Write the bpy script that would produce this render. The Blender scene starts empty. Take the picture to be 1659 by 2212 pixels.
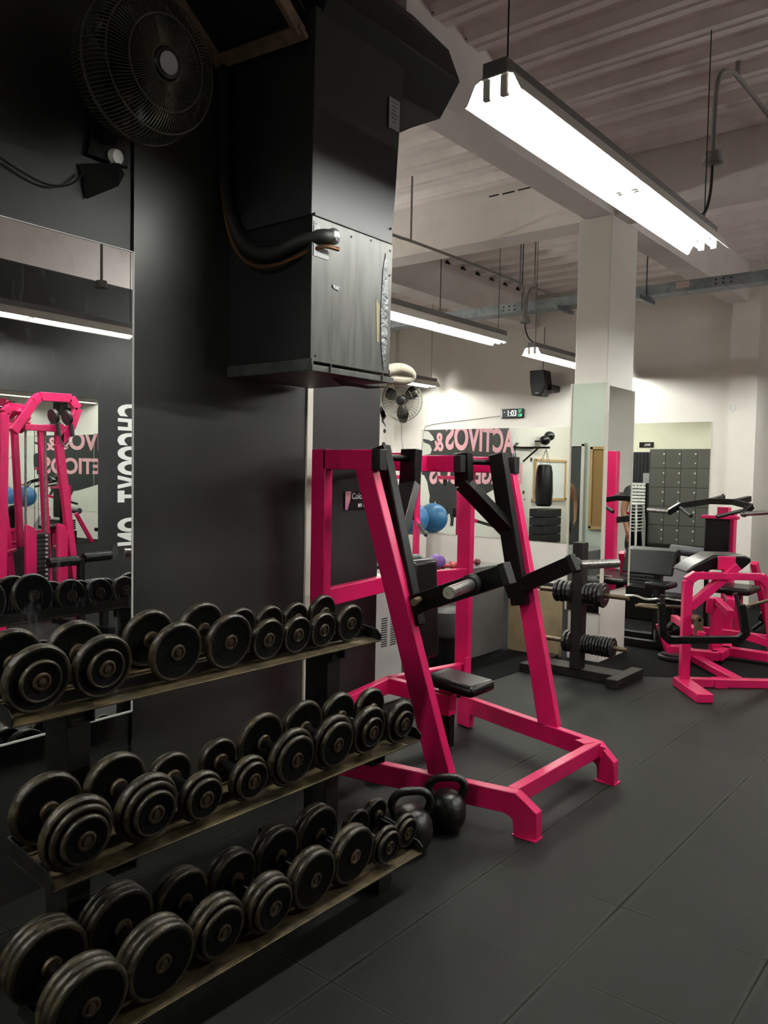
import bpy, bmesh, math, random
from mathutils import Vector, Matrix, noise as mnoise
R_ = math.radians
C = bpy.context.scene.collection
scene = bpy.context.scene
random.seed(7)

# ------------------------------------------------------------------ camera
CAM_H = 1.556
yaw, pitch, roll, FPX = R_(38.8965), R_(-2.7766), R_(1.0901), 1742.7
cam_d = bpy.data.cameras.new('camera'); cam = bpy.data.objects.new('camera', cam_d); C.objects.link(cam)
fwd = Vector((math.cos(yaw)*math.cos(pitch), math.sin(yaw)*math.cos(pitch), math.sin(pitch)))
rgt = Vector((math.sin(yaw), -math.cos(yaw), 0)); upv = rgt.cross(fwd)
r2 = math.cos(roll)*rgt + math.sin(roll)*upv; u2 = -math.sin(roll)*rgt + math.cos(roll)*upv
m = Matrix.Identity(4)
for i in range(3):
    m[i][0] = r2[i]; m[i][1] = u2[i]; m[i][2] = -fwd[i]
m.translation = Vector((0, 0, CAM_H)); cam.matrix_world = m
cam_d.sensor_fit = 'VERTICAL'; cam_d.sensor_height = 36.0; cam_d.lens = FPX/2212*36.0
cam_d.clip_start = 0.05; cam_d.clip_end = 100
scene.camera = cam

# ------------------------------------------------------------------ world, exposure
w = bpy.data.worlds.new('world'); scene.world = w; w.use_nodes = True
w.node_tree.nodes['Background'].inputs[0].default_value = (0.02, 0.02, 0.022, 1)
w.node_tree.nodes['Background'].inputs[1].default_value = 0.2
TUBE = 46.0            # radiance of the fluorescent tubes
vs = scene.view_settings
vs.view_transform = 'Standard'; vs.look = 'None'; vs.gamma = 1.0; vs.use_curve_mapping = False
vs.exposure = 1.24
scene.cycles.use_denoising = True
scene.cycles.max_bounces = 12; scene.cycles.glossy_bounces = 8; scene.cycles.diffuse_bounces = 5
scene.cycles.sample_clamp_indirect = 4.0

# ------------------------------------------------------------------ materials
def srgb(r, g, b):
    f = lambda v: (v/255/12.92) if v/255 <= .04045 else ((v/255+.055)/1.055)**2.4
    return (f(r), f(g), f(b))
MATS = {}
def M(name, col, rough=.5, metal=0.0, col2=None, scale=20., lo=.45, hi=.6, bump=0., bscale=60., spec=.5, detail=5., emit=0.):
    mt = bpy.data.materials.new(name); mt.use_nodes = True; nt = mt.node_tree
    b = nt.nodes['Principled BSDF']
    b.inputs['Base Color'].default_value = (*col, 1); b.inputs['Roughness'].default_value = rough
    b.inputs['Metallic'].default_value = metal; b.inputs['Specular IOR Level'].default_value = spec
    if emit:
        b.inputs['Emission Color'].default_value = (*col, 1); b.inputs['Emission Strength'].default_value = emit
    tc = nt.nodes.new('ShaderNodeTexCoord')
    if col2:
        n = nt.nodes.new('ShaderNodeTexNoise'); n.inputs['Scale'].default_value = scale; n.inputs['Detail'].default_value = detail
        n.inputs['Roughness'].default_value = .65
        nt.links.new(tc.outputs['Object'], n.inputs['Vector'])
        cr = nt.nodes.new('ShaderNodeValToRGB')
        cr.color_ramp.elements[0].position = lo; cr.color_ramp.elements[1].position = hi
        cr.color_ramp.elements[0].color = (*col, 1); cr.color_ramp.elements[1].color = (*col2, 1)
        nt.links.new(n.outputs['Fac'], cr.inputs[0]); nt.links.new(cr.outputs[0], b.inputs['Base Color'])
    if bump:
        n2 = nt.nodes.new('ShaderNodeTexNoise'); n2.inputs['Scale'].default_value = bscale; n2.inputs['Detail'].default_value = 4
        nt.links.new(tc.outputs['Object'], n2.inputs['Vector'])
        bp = nt.nodes.new('ShaderNodeBump'); bp.inputs['Strength'].default_value = bump; bp.inputs['Distance'].default_value = .01
        nt.links.new(n2.outputs['Fac'], bp.inputs['Height']); nt.links.new(bp.outputs[0], b.inputs['Normal'])
    MATS[name] = mt; return mt

pink = M('pink_paint', (.62, .010, .112), .28, col2=(.56, .009, .098), scale=9, bump=.04, bscale=120)
black_metal = M('black_metal', (.0028, .0028, .0032), .34, col2=(.0055, .005, .0045), scale=25, spec=.22)
black_gloss = M('black_gloss', (.004, .004, .0045), .32, spec=.3)
black_matte = M('black_matte', (.0045, .0045, .0048), .7, spec=.15)
foil_bright = M('foil_bright', (.50, .50, .50), .33, .9, bump=.9, bscale=60)
vinyl = M('black_vinyl', (.0030, .0030, .0032), .32, bump=.04, bscale=150, spec=.30)
vinyl_grey = M('grey_vinyl', (.0065, .0085, .008), .45, bump=.08, bscale=300, spec=.22)
rubber_cap = M('rubber_cap', (.011, .0105, .011), .5, spec=.3)
steel = M('worn_steel', (.42, .40, .39), .33, .9, col2=(.25, .23, .21), scale=40)
rust_steel = M('rust_steel', (.12, .09, .055), .48, .6, col2=(.09, .06, .035), scale=30)
iron = M('chipped_iron', (.0022, .0024, .0022), .62, 0, col2=(.026, .021, .012), scale=42, lo=.62, hi=.72, bump=.25, bscale=70, spec=.10)
iron_rim = M('worn_iron_rim', (.0150, .0120, .0068), .42, .0, col2=(.085, .064, .032), scale=24, lo=.46, hi=.76, bump=.32, bscale=60)
hub_rust = M('rusty_hub', (.042, .030, .017), .45, .4, col2=(.085, .055, .030), scale=60)
tray_mat = M('rubbed_rack_metal', (.115, .085, .042), .42, .35, col2=(.026, .021, .014), scale=16, lo=.40, hi=.66, bump=.1)
rack_black = M('rack_black', (.0055, .0055, .0055), .48, col2=(.013, .011, .0085), scale=20, spec=.3)
wall_black = M('black_wall_paint', (.0140, .0145, .0148), .45, col2=(.018, .018, .0178), scale=3.0, bump=.03, bscale=40, spec=.35)
panel_black = M('black_panel', (.0220, .0229, .0208), .36, col2=(.0260, .0263, .0240), scale=2.0, spec=.4)
wall_white = M('white_wall_paint', (.72, .695, .640), .7, col2=(.67, .64, .595), scale=1.6, lo=.35, hi=.7, bump=.05, bscale=25)
wall_cream = M('cream_wall_paint', (.80, .78, .62), .7, col2=(.76, .74, .58), scale=1.5, bump=.05)
soffit_white = M('beam_paint', (.76, .71, .69), .75, col2=(.70, .65, .63), scale=2.0, bump=.06, bscale=18)
deck_mat = M('deck_paint', (.88, .80, .785), .65, col2=(.80, .725, .71), scale=3)
lamp_white = M('lamp_white', (.72, .70, .64), .35)
lamp_grey = M('lamp_grey', (.16, .155, .16), .5)
galv = M('galvanised', (.24, .26, .28), .45, .6, col2=(.17, .19, .21), scale=12)
conduit_grey = M('conduit_grey', (.20, .185, .175), .5)
hole_dark = M('dark_gap', (.006, .006, .006), .8)
wood = M('wood_board', (.27, .17, .105), .65, col2=(.17, .105, .065), scale=14)
plywood = M('plywood', (.36, .29, .17), .65, col2=(.28, .22, .12), scale=7, lo=.4, hi=.7)
white_plastic = M('white_plastic', (.66, .66, .63), .4)
cream_wrap = M('cream_wrap', (.60, .55, .43), .7, bump=.3, bscale=50)
foil = M('foil', (.16, .165, .17), .42, .7, col2=(.05, .055, .06), scale=40, bump=.9, bscale=60)
duct_black = M('duct_black', (.008, .0083, .0088), .5, spec=.35)
cable_black = M('cable_black', (.008, .008, .008), .5)
blue_ball = M('blue_ball', (.035, .16, .36), .35)
purple = M('purple_vinyl', (.16, .07, .30), .5)
red_vinyl = M('red_vinyl', (.38, .025, .025), .45)
yellow = M('yellow', (.55, .33, .05), .5)
cork = M('cork', (.34, .20, .075), .8, col2=(.27, .155, .055), scale=60)
pine = M('pine', (.50, .33, .15), .55)
board_white = M('board_white', (.68, .70, .70), .3)
locker_grey = M('locker_grey', (.085, .083, .070), .5)
skin = M('skin', (.24, .115, .065), .5)
cloth_black = M('cloth_black', (.012, .012, .015), .85)
letter_white = M('letter_white', (.75, .75, .73), .5)
white_trim = M('white_trim', (.66, .62, .55), .45)
chrome = M('chrome', (.75, .75, .75), .15, 1.0)
paper = M('paper', (.42, .42, .43), .7)
tube_mat = M('tube_light', (.985, 1.0, .94), .5, emit=TUBE)
led_white = M('led_white', (.9, 1, 1), .5, emit=.55)
led_green = M('led_green', (.05, .9, .35), .5, emit=.5)

kettle_iron = M('kettle_iron', (.0075, .0075, .0072), .36, 0, col2=(.05, .045, .03), scale=55, lo=.66, hi=.74, bump=.2, bscale=70, spec=.5)
def mirror_material():
    mt = bpy.data.materials.new('mirror_glass'); mt.use_nodes = True; nt = mt.node_tree
    b = nt.nodes['Principled BSDF']; b.inputs['Metallic'].default_value = 1; b.inputs['Roughness'].default_value = 0.004
    b.inputs['Base Color'].default_value = (.84, .88, .84, 1)
    return mt
mirror_mat = mirror_material()
def dusty_mirror():
    # wiped, smeared glass: faint streaks scatter a little light
    mt = bpy.data.materials.new('smeared_mirror'); mt.use_nodes = True; nt = mt.node_tree
    b = nt.nodes['Principled BSDF']; b.inputs['Metallic'].default_value = 1; b.inputs['Roughness'].default_value = 0.004
    b.inputs['Base Color'].default_value = (.86, .88, .88, 1)
    d = nt.nodes.new('ShaderNodeBsdfDiffuse'); d.inputs[0].default_value = (.6, .6, .65, 1)
    tc = nt.nodes.new('ShaderNodeTexCoord'); mp = nt.nodes.new('ShaderNodeMapping'); mp.inputs['Scale'].default_value = (9, 9, 2.2)
    mp.inputs['Rotation'].default_value = (0, .5, 0)
    n = nt.nodes.new('ShaderNodeTexNoise'); n.inputs['Scale'].default_value = 2.2; n.inputs['Detail'].default_value = 8; n.inputs['Distortion'].default_value = 2.5
    cr = nt.nodes.new('ShaderNodeValToRGB'); cr.color_ramp.elements[0].position = .60; cr.color_ramp.elements[1].position = .82
    cr.color_ramp.elements[0].color = (.004, .004, .004, 1); cr.color_ramp.elements[1].color = (.12, .12, .12, 1)
    mx = nt.nodes.new('ShaderNodeMixShader')
    nt.links.new(tc.outputs['Object'], mp.inputs[0]); nt.links.new(mp.outputs[0], n.inputs['Vector']); nt.links.new(n.outputs['Fac'], cr.inputs[0])
    nt.links.new(cr.outputs[0], mx.inputs[0]); nt.links.new(b.outputs[0], mx.inputs[1]); nt.links.new(d.outputs[0], mx.inputs[2])
    nt.links.new(mx.outputs[0], nt.nodes['Material Output'].inputs['Surface'])
    return mt
smear_mat = dusty_mirror()

def floor_material():
    mt = bpy.data.materials.new('rubber_tiles'); mt.use_nodes = True; nt = mt.node_tree; N = nt.nodes; L = nt.links
    b = N['Principled BSDF']; b.inputs['Roughness'].default_value = .62; b.inputs['Specular IOR Level'].default_value = .21
    tc = N.new('ShaderNodeTexCoord'); sx = N.new('ShaderNodeSeparateXYZ'); L.new(tc.outputs['Object'], sx.inputs[0])
    def math_(op, a, v=None, v2=None):
        n = N.new('ShaderNodeMath'); n.operation = op
        for i, q in enumerate((a, v, v2)):
            if q is None: continue
            if isinstance(q, (int, float)): n.inputs[i].default_value = q
            else: L.new(q, n.inputs[i])
        return n.outputs[0]
    def seam(o, off):
        f = math_('FRACT', math_('MULTIPLY', math_('ADD', o, 10-off), 2.0))
        return math_('MULTIPLY', math_('MINIMUM', f, math_('SUBTRACT', 1.0, f)), .5)       # distance to the seam in metres
    wob = N.new('ShaderNodeTexNoise'); wob.inputs['Scale'].default_value = 3; L.new(tc.outputs['Object'], wob.inputs['Vector'])
    dist = math_('MINIMUM', math_('MULTIPLY', seam(sx.outputs[0], .278), 1.7), seam(sx.outputs[1], .107))
    line = math_('LESS_THAN', dist, math_('MULTIPLY_ADD', wob.outputs['Fac'], .0085, -.0016))
    worn = math_('MULTIPLY', math_('LESS_THAN', dist, math_('MULTIPLY', wob.outputs['Fac'], .030)), .75)
    n1 = N.new('ShaderNodeTexNoise'); n1.inputs['Scale'].default_value = 1.3; n1.inputs['Detail'].default_value = 6; L.new(tc.outputs['Object'], n1.inputs['Vector'])
    n2 = N.new('ShaderNodeTexNoise'); n2.inputs['Scale'].default_value = 220; n2.inputs['Detail'].default_value = 2; L.new(tc.outputs['Object'], n2.inputs['Vector'])
    cr = N.new('ShaderNodeValToRGB'); cr.color_ramp.elements[0].position = .35; cr.color_ramp.elements[1].position = .75
    cr.color_ramp.elements[0].color = (.0078, .0084, .0072, 1); cr.color_ramp.elements[1].color = (.0116, .0122, .0106, 1)
    L.new(n1.outputs['Fac'], cr.inputs[0])
    cell = N.new('ShaderNodeTexWhiteNoise'); cell.noise_dimensions = '2D'
    fl = lambda o, off: math_('FLOOR', math_('MULTIPLY', math_('ADD', o, 10-off), 2.0))
    cmb = N.new('ShaderNodeCombineXYZ'); L.new(fl(sx.outputs[0], .278), cmb.inputs[0]); L.new(fl(sx.outputs[1], .107), cmb.inputs[1]); L.new(cmb.outputs[0], cell.inputs['Vector'])
    hs = N.new('ShaderNodeHueSaturation'); L.new(cr.outputs[0], hs.inputs['Color']); L.new(math_('MULTIPLY_ADD', cell.outputs['Value'], .34, .83), hs.inputs['Value'])
    mx = N.new('ShaderNodeMix'); mx.data_type = 'RGBA'; mx.blend_type = 'MULTIPLY'; mx.inputs[0].default_value = .5
    L.new(hs.outputs[0], mx.inputs[6]); L.new(n2.outputs['Fac'], mx.inputs[7])
    hs2 = N.new('ShaderNodeHueSaturation'); L.new(mx.outputs[2], hs2.inputs['Color']); L.new(math_('ADD', worn, 1.0), hs2.inputs['Value'])
    mx2 = N.new('ShaderNodeMix'); mx2.data_type = 'RGBA'; L.new(line, mx2.inputs[0]); L.new(hs2.outputs[0], mx2.inputs[6]); mx2.inputs[7].default_value = (.0042, .0042, .0040, 1)
    dots = N.new('ShaderNodeTexVoronoi'); dots.inputs['Scale'].default_value = 3.1; L.new(tc.outputs['Object'], dots.inputs['Vector'])
    dl = math_('LESS_THAN', dots.outputs['Distance'], .016)
    mx3 = N.new('ShaderNodeMix'); mx3.data_type = 'RGBA'; L.new(dl, mx3.inputs[0]); L.new(mx2.outputs[2], mx3.inputs[6]); mx3.inputs[7].default_value = (.22, .21, .19, 1)
    L.new(mx3.outputs[2], b.inputs['Base Color'])
    L.new(math_('MULTIPLY_ADD', line, -.14, .21), b.inputs['Specular IOR Level'])
    bp = N.new('ShaderNodeBump'); bp.inputs['Strength'].default_value = .25; bp.inputs['Distance'].default_value = .004
    hh = math_('SUBTRACT', math_('MULTIPLY', n2.outputs['Fac'], .35), line)
    L.new(hh, bp.inputs['Height']); L.new(bp.outputs[0], b.inputs['Normal'])
    return mt
floor_mat = floor_material()
mat_mat = M('speckled_mat', (.0045, .0045, .005), .85, col2=(.030, .030, .031), scale=190, lo=.62, hi=.76, bump=.3, bscale=250, spec=.06)

def gradient_pink():
    mt = bpy.data.materials.new('mural_letters'); mt.use_nodes = True; nt = mt.node_tree; b = nt.nodes['Principled BSDF']
    b.inputs['Roughness'].default_value = .6
    tc = nt.nodes.new('ShaderNodeTexCoord'); sx = nt.nodes.new('ShaderNodeSeparateXYZ'); cr = nt.nodes.new('ShaderNodeValToRGB')
    cr.color_ramp.elements[0].color = (.42, .10, .27, 1); cr.color_ramp.elements[1].color = (.74, .36, .42, 1)
    cr.color_ramp.elements[0].position = .05; cr.color_ramp.elements[1].position = .7
    nt.links.new(tc.outputs['Generated'], sx.inputs[0]); nt.links.new(sx.outputs[2], cr.inputs[0]); nt.links.new(cr.outputs[0], b.inputs['Base Color'])
    return mt
mural_pink = gradient_pink()
mural_black = M('mural_black', (.018, .018, .018), .6)

def ac_material():
    mt = M('scuffed_sheet_metal', (.085, .085, .082), .42, .35)
    nt = mt.node_tree; b = nt.nodes['Principled BSDF']; tc = nt.nodes.new('ShaderNodeTexCoord')
    mp = nt.nodes.new('ShaderNodeMapping'); mp.inputs['Scale'].default_value = (9, 9, 1.1); nt.links.new(tc.outputs['Object'], mp.inputs[0])
    n = nt.nodes.new('ShaderNodeTexNoise'); n.inputs['Scale'].default_value = 3; n.inputs['Detail'].default_value = 8; nt.links.new(mp.outputs[0], n.inputs['Vector'])
    cr = nt.nodes.new('ShaderNodeValToRGB'); cr.color_ramp.elements[0].position = .36; cr.color_ramp.elements[1].position = .56
    cr.color_ramp.elements[0].color = (.027, .028, .0265, 1); cr.color_ramp.elements[1].color = (.052, .053, .050, 1)
    nt.links.new(n.outputs['Fac'], cr.inputs[0]); nt.links.new(cr.outputs[0], b.inputs['Base Color'])
    return mt
ac_metal = ac_material()

# ------------------------------------------------------------------ mesh helpers
class MB:
    """collects shapes given in world coordinates; build() links them as ONE mesh object"""
    def __init__(s): s.bm = bmesh.new(); s.mi = 0
    def face(s, vs):
        try:
            f = s.bm.faces.new(vs); f.material_index = s.mi
        except ValueError: pass
    def box(s, c, d, rot=None):
        c = Vector(c); v = []
        for i in (-1, 1):
            for j in (-1, 1):
                for k in (-1, 1):
                    p = Vector((i*d[0]/2, j*d[1]/2, k*d[2]/2))
                    if rot: p = rot @ p
                    v.append(s.bm.verts.new(c+p))
        for q in ((0,1,3,2),(4,6,7,5),(0,4,5,1),(2,3,7,6),(0,2,6,4),(1,5,7,3)): s.face([v[i] for i in q])
        return s
    def beam(s, a, b, w, h, up=(0,0,1)):
        """rectangular bar from a to b: w across, h along up"""
        a = Vector(a); b = Vector(b); d = (b-a).normalized(); up = Vector(up)
        x = d.cross(up).normalized(); u = x.cross(d).normalized(); v = []
        for p in (a, b):
            for i, j in ((-1,-1),(1,-1),(1,1),(-1,1)): v.append(s.bm.verts.new(p + x*(i*w/2) + u*(j*h/2)))
        s.face([v[3],v[2],v[1],v[0]]); s.face(v[4:8])
        for i in range(4): j = (i+1) % 4; s.face([v[i], v[j], v[4+j], v[4+i]])
        return s
    def lathe(s, prof, o, ax, seg=32, mids=None):
        """revolve (radius, distance along axis) pairs"""
        o = Vector(o); ax = Vector(ax).normalized(); t = Vector((0,0,1)) if abs(ax.z) < .9 else Vector((1,0,0))
        x = ax.cross(t).normalized(); y = ax.cross(x); rings = []
        for r, a in prof:
            if r < 1e-6: rings.append([s.bm.verts.new(o+ax*a)])
            else: rings.append([s.bm.verts.new(o+ax*a + (x*math.cos(2*math.pi*k/seg)+y*math.sin(2*math.pi*k/seg))*r) for k in range(seg)])
        for i in range(len(rings)-1):
            A, B = rings[i], rings[i+1]
            if mids: s.mi = mids[i]
            for k in range(seg):
                n = (k+1) % seg
                if len(A) == 1 and len(B) == 1: continue
                if len(A) == 1: s.face([A[0], B[n], B[k]])
                elif len(B) == 1: s.face([A[k], A[n], B[0]])
                else: s.face([A[k], A[n], B[n], B[k]])
        s.mi = 0
        return s
    def cyl(s, a, b, r, seg=20, r2=None):
        a = Vector(a); b = Vector(b); L = (b-a).length
        return s.lathe([(0,0),(r,0),(r if r2 is None else r2,L),(0,L)], a, b-a, seg)
    def ball(s, c, r, seg=28, sq=(1,1,1)):
        n = 14; c = Vector(c); rings = []
        for i in range(n+1):
            th = math.pi*i/n
            rr = math.sin(th)
            if i in (0, n): rings.append([s.bm.verts.new(c+Vector((0,0,math.cos(th)*r*sq[2])))])
            else: rings.append([s.bm.verts.new(c+Vector((rr*math.cos(2*math.pi*k/seg)*r*sq[0], rr*math.sin(2*math.pi*k/seg)*r*sq[1], math.cos(th)*r*sq[2]))) for k in range(seg)])
        for i in range(n):
            A, B = rings[i], rings[i+1]
            for k in range(seg):
                q = (k+1) % seg
                if len(A) == 1: s.face([A[0], B[k], B[q]])
                elif len(B) == 1: s.face([A[k], B[0], A[q]])
                else: s.face([A[k], B[k], B[q], A[q]])
        return s
    def tube(s, pts, r, seg=10, closed=False, smooth=0):
        pts = [Vector(p) for p in pts]
        for _ in range(smooth):
            q = [pts[0]] if not closed else []
            n = len(pts)
            for i in range(n if closed else n-1):
                A, B = pts[i], pts[(i+1) % n]; q += [A*.75+B*.25, A*.25+B*.75]
            if not closed: q.append(pts[-1])
            pts = q
        n = len(pts); rings = []; prev = None
        for i, p in enumerate(pts):
            if closed: d = (pts[(i+1) % n]-pts[i-1]).normalized()
            else: d = (pts[min(i+1, n-1)]-pts[max(i-1, 0)]).normalized()
            if prev is None:
                t = Vector((0,0,1)) if abs(d.z) < .9 else Vector((1,0,0)); x = d.cross(t).normalized()
            else:
                x = (prev - d*prev.dot(d)).normalized()
            prev = x; y = d.cross(x); rr = r[i] if isinstance(r, (list, tuple)) and len(r) == n else (r if not isinstance(r, (list, tuple)) else r[0])
            rings.append([s.bm.verts.new(p+(x*math.cos(2*math.pi*k/seg)+y*math.sin(2*math.pi*k/seg))*rr) for k in range(seg)])
        for i in range(n if closed else n-1):
            A, B = rings[i], rings[(i+1) % n]
            for k in range(seg):
                q = (k+1) % seg; s.face([A[k], A[q], B[q], B[k]])
        if not closed: s.face(rings[0][::-1]); s.face(rings[-1])
        return s
    def prism(s, poly, mapf, depth):
        """poly of 2D points; mapf(p, t) gives the 3D point at depth t (0 or depth)"""
        A = [s.bm.verts.new(mapf(p, 0)) for p in poly]; B = [s.bm.verts.new(mapf(p, depth)) for p in poly]
        s.face(A[::-1]); s.face(B); n = len(poly)
        for i in range(n): s.face([A[i], A[(i+1) % n], B[(i+1) % n], B[i]])
        return s
    def build(s, name, mats, parent=None, org=None, bevel=0., smooth=35, segs=2):
        bmesh.ops.recalc_face_normals(s.bm, faces=s.bm.faces)
        org = Vector(org) if org is not None else (ORG[parent.name] if parent is not None else Vector((0,0,0)))
        bmesh.ops.translate(s.bm, verts=s.bm.verts, vec=-org)
        me = bpy.data.meshes.new(name); s.bm.to_mesh(me); s.bm.free()
        for mt in (mats if isinstance(mats, (list, tuple)) else [mats]): me.materials.append(mt)
        if smooth:
            me.shade_smooth(); me.set_sharp_from_angle(angle=R_(smooth))
        o = bpy.data.objects.new(name, me); C.objects.link(o)
        if parent is not None:
            o.parent = parent
            ORG[o.name] = org
        else:
            o.location = org; ORG[o.name] = org
        if bevel:
            bv = o.modifiers.new('bevel', 'BEVEL'); bv.width = bevel; bv.segments = segs; bv.limit_method = 'ANGLE'; bv.angle_limit = R_(40); bv.harden_normals = False
        return o
ORG = {}
def tag(o, label, cat, group=None):
    o['label'] = label; o['category'] = cat
    if group: o['group'] = group
    return o
def thing(name, loc, label, cat, group=None):
    o = bpy.data.objects.new(name, None); C.objects.link(o); o.location = loc; o.empty_display_size = .1
    ORG[o.name] = Vector(loc); return tag(o, label, cat, group)
def struct(name, mb, mt, **k):
    o = mb.build(name, mt, **k); o['kind'] = 'structure'; return o
def copy_tree(o, parent=None, loc=None):
    c = o.copy(); C.objects.link(c); ORG[c.name] = ORG[o.name]
    if parent is not None: c.parent = parent
    if loc is not None: c.location = loc; ORG[c.name] = Vector(loc)
    for ch in list(o.children): copy_tree(ch, c)
    return c
def text_mesh(name, body, size, mt, mw, ext=.002, bold=0., parent=None, spacing=1.0, sx=1.0):
    cu = bpy.data.curves.new('text', 'FONT'); cu.body = body; cu.size = size; cu.extrude = ext; cu.offset = bold
    cu.align_x = 'CENTER'; cu.align_y = 'CENTER'; cu.space_character = spacing; cu.resolution_u = 4
    to = bpy.data.objects.new('text', cu)
    C.objects.link(to); dg = bpy.context.evaluated_depsgraph_get()
    me = bpy.data.meshes.new_from_object(to.evaluated_get(dg)); me.name = name
    bpy.data.objects.remove(to); bpy.data.curves.remove(cu)
    me.transform(Matrix.Scale(sx, 4, (1,0,0))); org = ORG[parent.name] if parent is not None else Vector((0,0,0))
    me.transform(Matrix.Translation(-org) @ mw); me.materials.clear(); me.materials.append(mt)
    o = bpy.data.objects.new(name, me); C.objects.link(o)
    if parent is not None: o.parent = parent
    return o
def frame_m(o, x, y):
    """matrix with text x axis along x, up along y"""
    x = Vector(x).normalized(); y = Vector(y).normalized(); z = x.cross(y); mm = Matrix.Identity(4)
    for i in range(3): mm[i][0] = x[i]; mm[i][1] = y[i]; mm[i][2] = z[i]
    mm.translation = Vector(o); return mm

# ------------------------------------------------------------------ setting
WX, WY, WS = 1.42, 2.785, .061            # the black left wall: y = WY + WS (x - WX)
def wy(x): return WY + WS*(x-WX)
XB, YL, YR, X0 = 10.6, 8.46, -2.5, -1.2
Z_SOF, Z_DECK = 3.70, 4.15

def quad_box(x0, x1, y0, y1, z0, z1): return MB().box(((x0+x1)/2, (y0+y1)/2, (z0+z1)/2), (x1-x0, y1-y0, z1-z0))
struct('floor', quad_box(-3.2, 11.5, -2.8, YL+.2, -.08, 0), floor_mat)
struct('floor_mat', MB().prism([(5.15, 3.14), (5.62, 3.125), (6.0, 2.62), (6.30, 2.13), (6.75, 1.3), (7.2, -.6), (11.3, -.6), (11.3, 2.65), (XB, 2.65), (XB, YL), (4.6, YL), (4.6, 3.3)],
       lambda p, t: (p[0], p[1], t), .004), mat_mat)
# corrugated deck, ribs along y
mb = MB(); prof = []; x = -3.2; per = .345
while x < 11.3:
    prof += [(x, 4.21), (x+.08, 4.21), (x+.115, Z_DECK), (x+.165, Z_DECK), (x+.18, Z_DECK+.012), (x+.20, Z_DECK), (x+.255, Z_DECK), (x+.31, 4.21)]; x += per
A = [mb.bm.verts.new((p[0], -2.8, p[1])) for p in prof]; B = [mb.bm.verts.new((p[0], YL+.2, p[1])) for p in prof]
for i in range(len(prof)-1): mb.face([A[i], A[i+1], B[i+1], B[i]])
A2 = [mb.bm.verts.new((p[0], -2.8, 4.28)) for p in (prof[0], prof[-1])]; B2 = [mb.bm.verts.new((p[0], YL+.2, 4.28)) for p in (prof[0], prof[-1])]
mb.face([A2[0], A2[1], B2[1], B2[0]])
struct('ceiling', mb, deck_mat, smooth=0)
# walls
struct('wall_back', quad_box(XB, XB+.2, 2.97, YL+.2, 0, 4.2), wall_white)
struct('wall_left', quad_box(-3.2, XB, YL, YL+.2, 0, 4.2), wall_white)
struct('wall_right', quad_box(-3.2, 11.3, YR-.2, YR, 0, 3.63), wall_black)
struct('wall_rear', quad_box(-3.4, -3.2, -2.8, YL+.2, 0, 4.2), wall_cream)
mb = MB().prism([(-3.2, wy(-3.2)), (3.56, wy(3.56)), (3.56, wy(3.56)+.22), (-3.2, wy(-3.2)+.22)], lambda p, t: (p[0], p[1], t), Z_DECK)
struct('wall_near', mb, wall_black)
px0 = 1.874                                                              # smooth black panel right of the mirror, up to the beam
mb = MB().prism([(px0, wy(px0)-.012), (2.913, wy(2.913)-.012), (2.913, wy(2.913)), (px0, wy(px0))], lambda p, t: (p[0], p[1], t), 4.13)
struct('wall_panel', mb, panel_black)
# beams
struct('trim_1', quad_box(3.57, XB, 2.79, 3.03, Z_SOF, 4.22), soffit_white)                     # main beam over the column
struct('trim_2', quad_box(6.40, 6.69, YR, 2.79, Z_SOF, 4.22), soffit_white)
struct('trim_3', quad_box(6.40, 6.69, 3.03, YL, Z_SOF, 4.22), soffit_white)
struct('trim_4', quad_box(6.69, XB, 5.75, 6.05, Z_SOF, 4.22), soffit_white)
struct('trim_5', quad_box(-3.2, 11.3, YR-.2, YR+.02, 3.63, 4.22), soffit_white)
struct('trim_6', quad_box(10.35, 11.3, 2.65, 2.97, 0, 4.2), wall_white)                         # pilaster beside the mirror
struct('wall_alcove', quad_box(11.3, 11.5, YR, 2.65, 0, 4.2), wall_white)
struct('trim_8', MB().box((6.615, 2.93, Z_SOF/2), (.545, .29, Z_SOF)), wall_white, bevel=.008)   # the column
struct('trim_9', quad_box(10.50, XB, 8.30, YL, 0, 4.2), wall_white)
# ragged gaps where the deck meets the beam
# white corner strip on the black wall, and the darker panels to each side
sx0 = 2.914
mb = MB().beam((sx0+.018, wy(sx0)-.012, 0), (sx0+.018, wy(sx0)-.012, 2.3), .040, .024, up=(0,1,0))
struct('trim_10', mb, white_trim, bevel=.003)

# dark gaps where the ribs of the deck meet the beams, and a crack under the deck
mb = MB()
for k in range(6): mb.prism([(0,0),(.10,.0),(.13,.035),(.02,.035)], lambda p, d: (8.22+.345*k+p[0], 5.749-d, 4.135+p[1]), .012)
for k in range(5): mb.prism([(0,0),(.09,.0),(.12,.04),(.02,.04)], lambda p, d: (3.80+.345*k+p[0], 2.789-d, 4.165+p[1]), .012)
for (ya, yb_, z) in ((3.55,3.70,4.088),(3.74,3.86,4.086),(3.90,4.0,4.090)): mb.box((6.398,(ya+yb_)/2,z),(.004,yb_-ya,.012))
struct('trim_11', mb, hole_dark)

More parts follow.
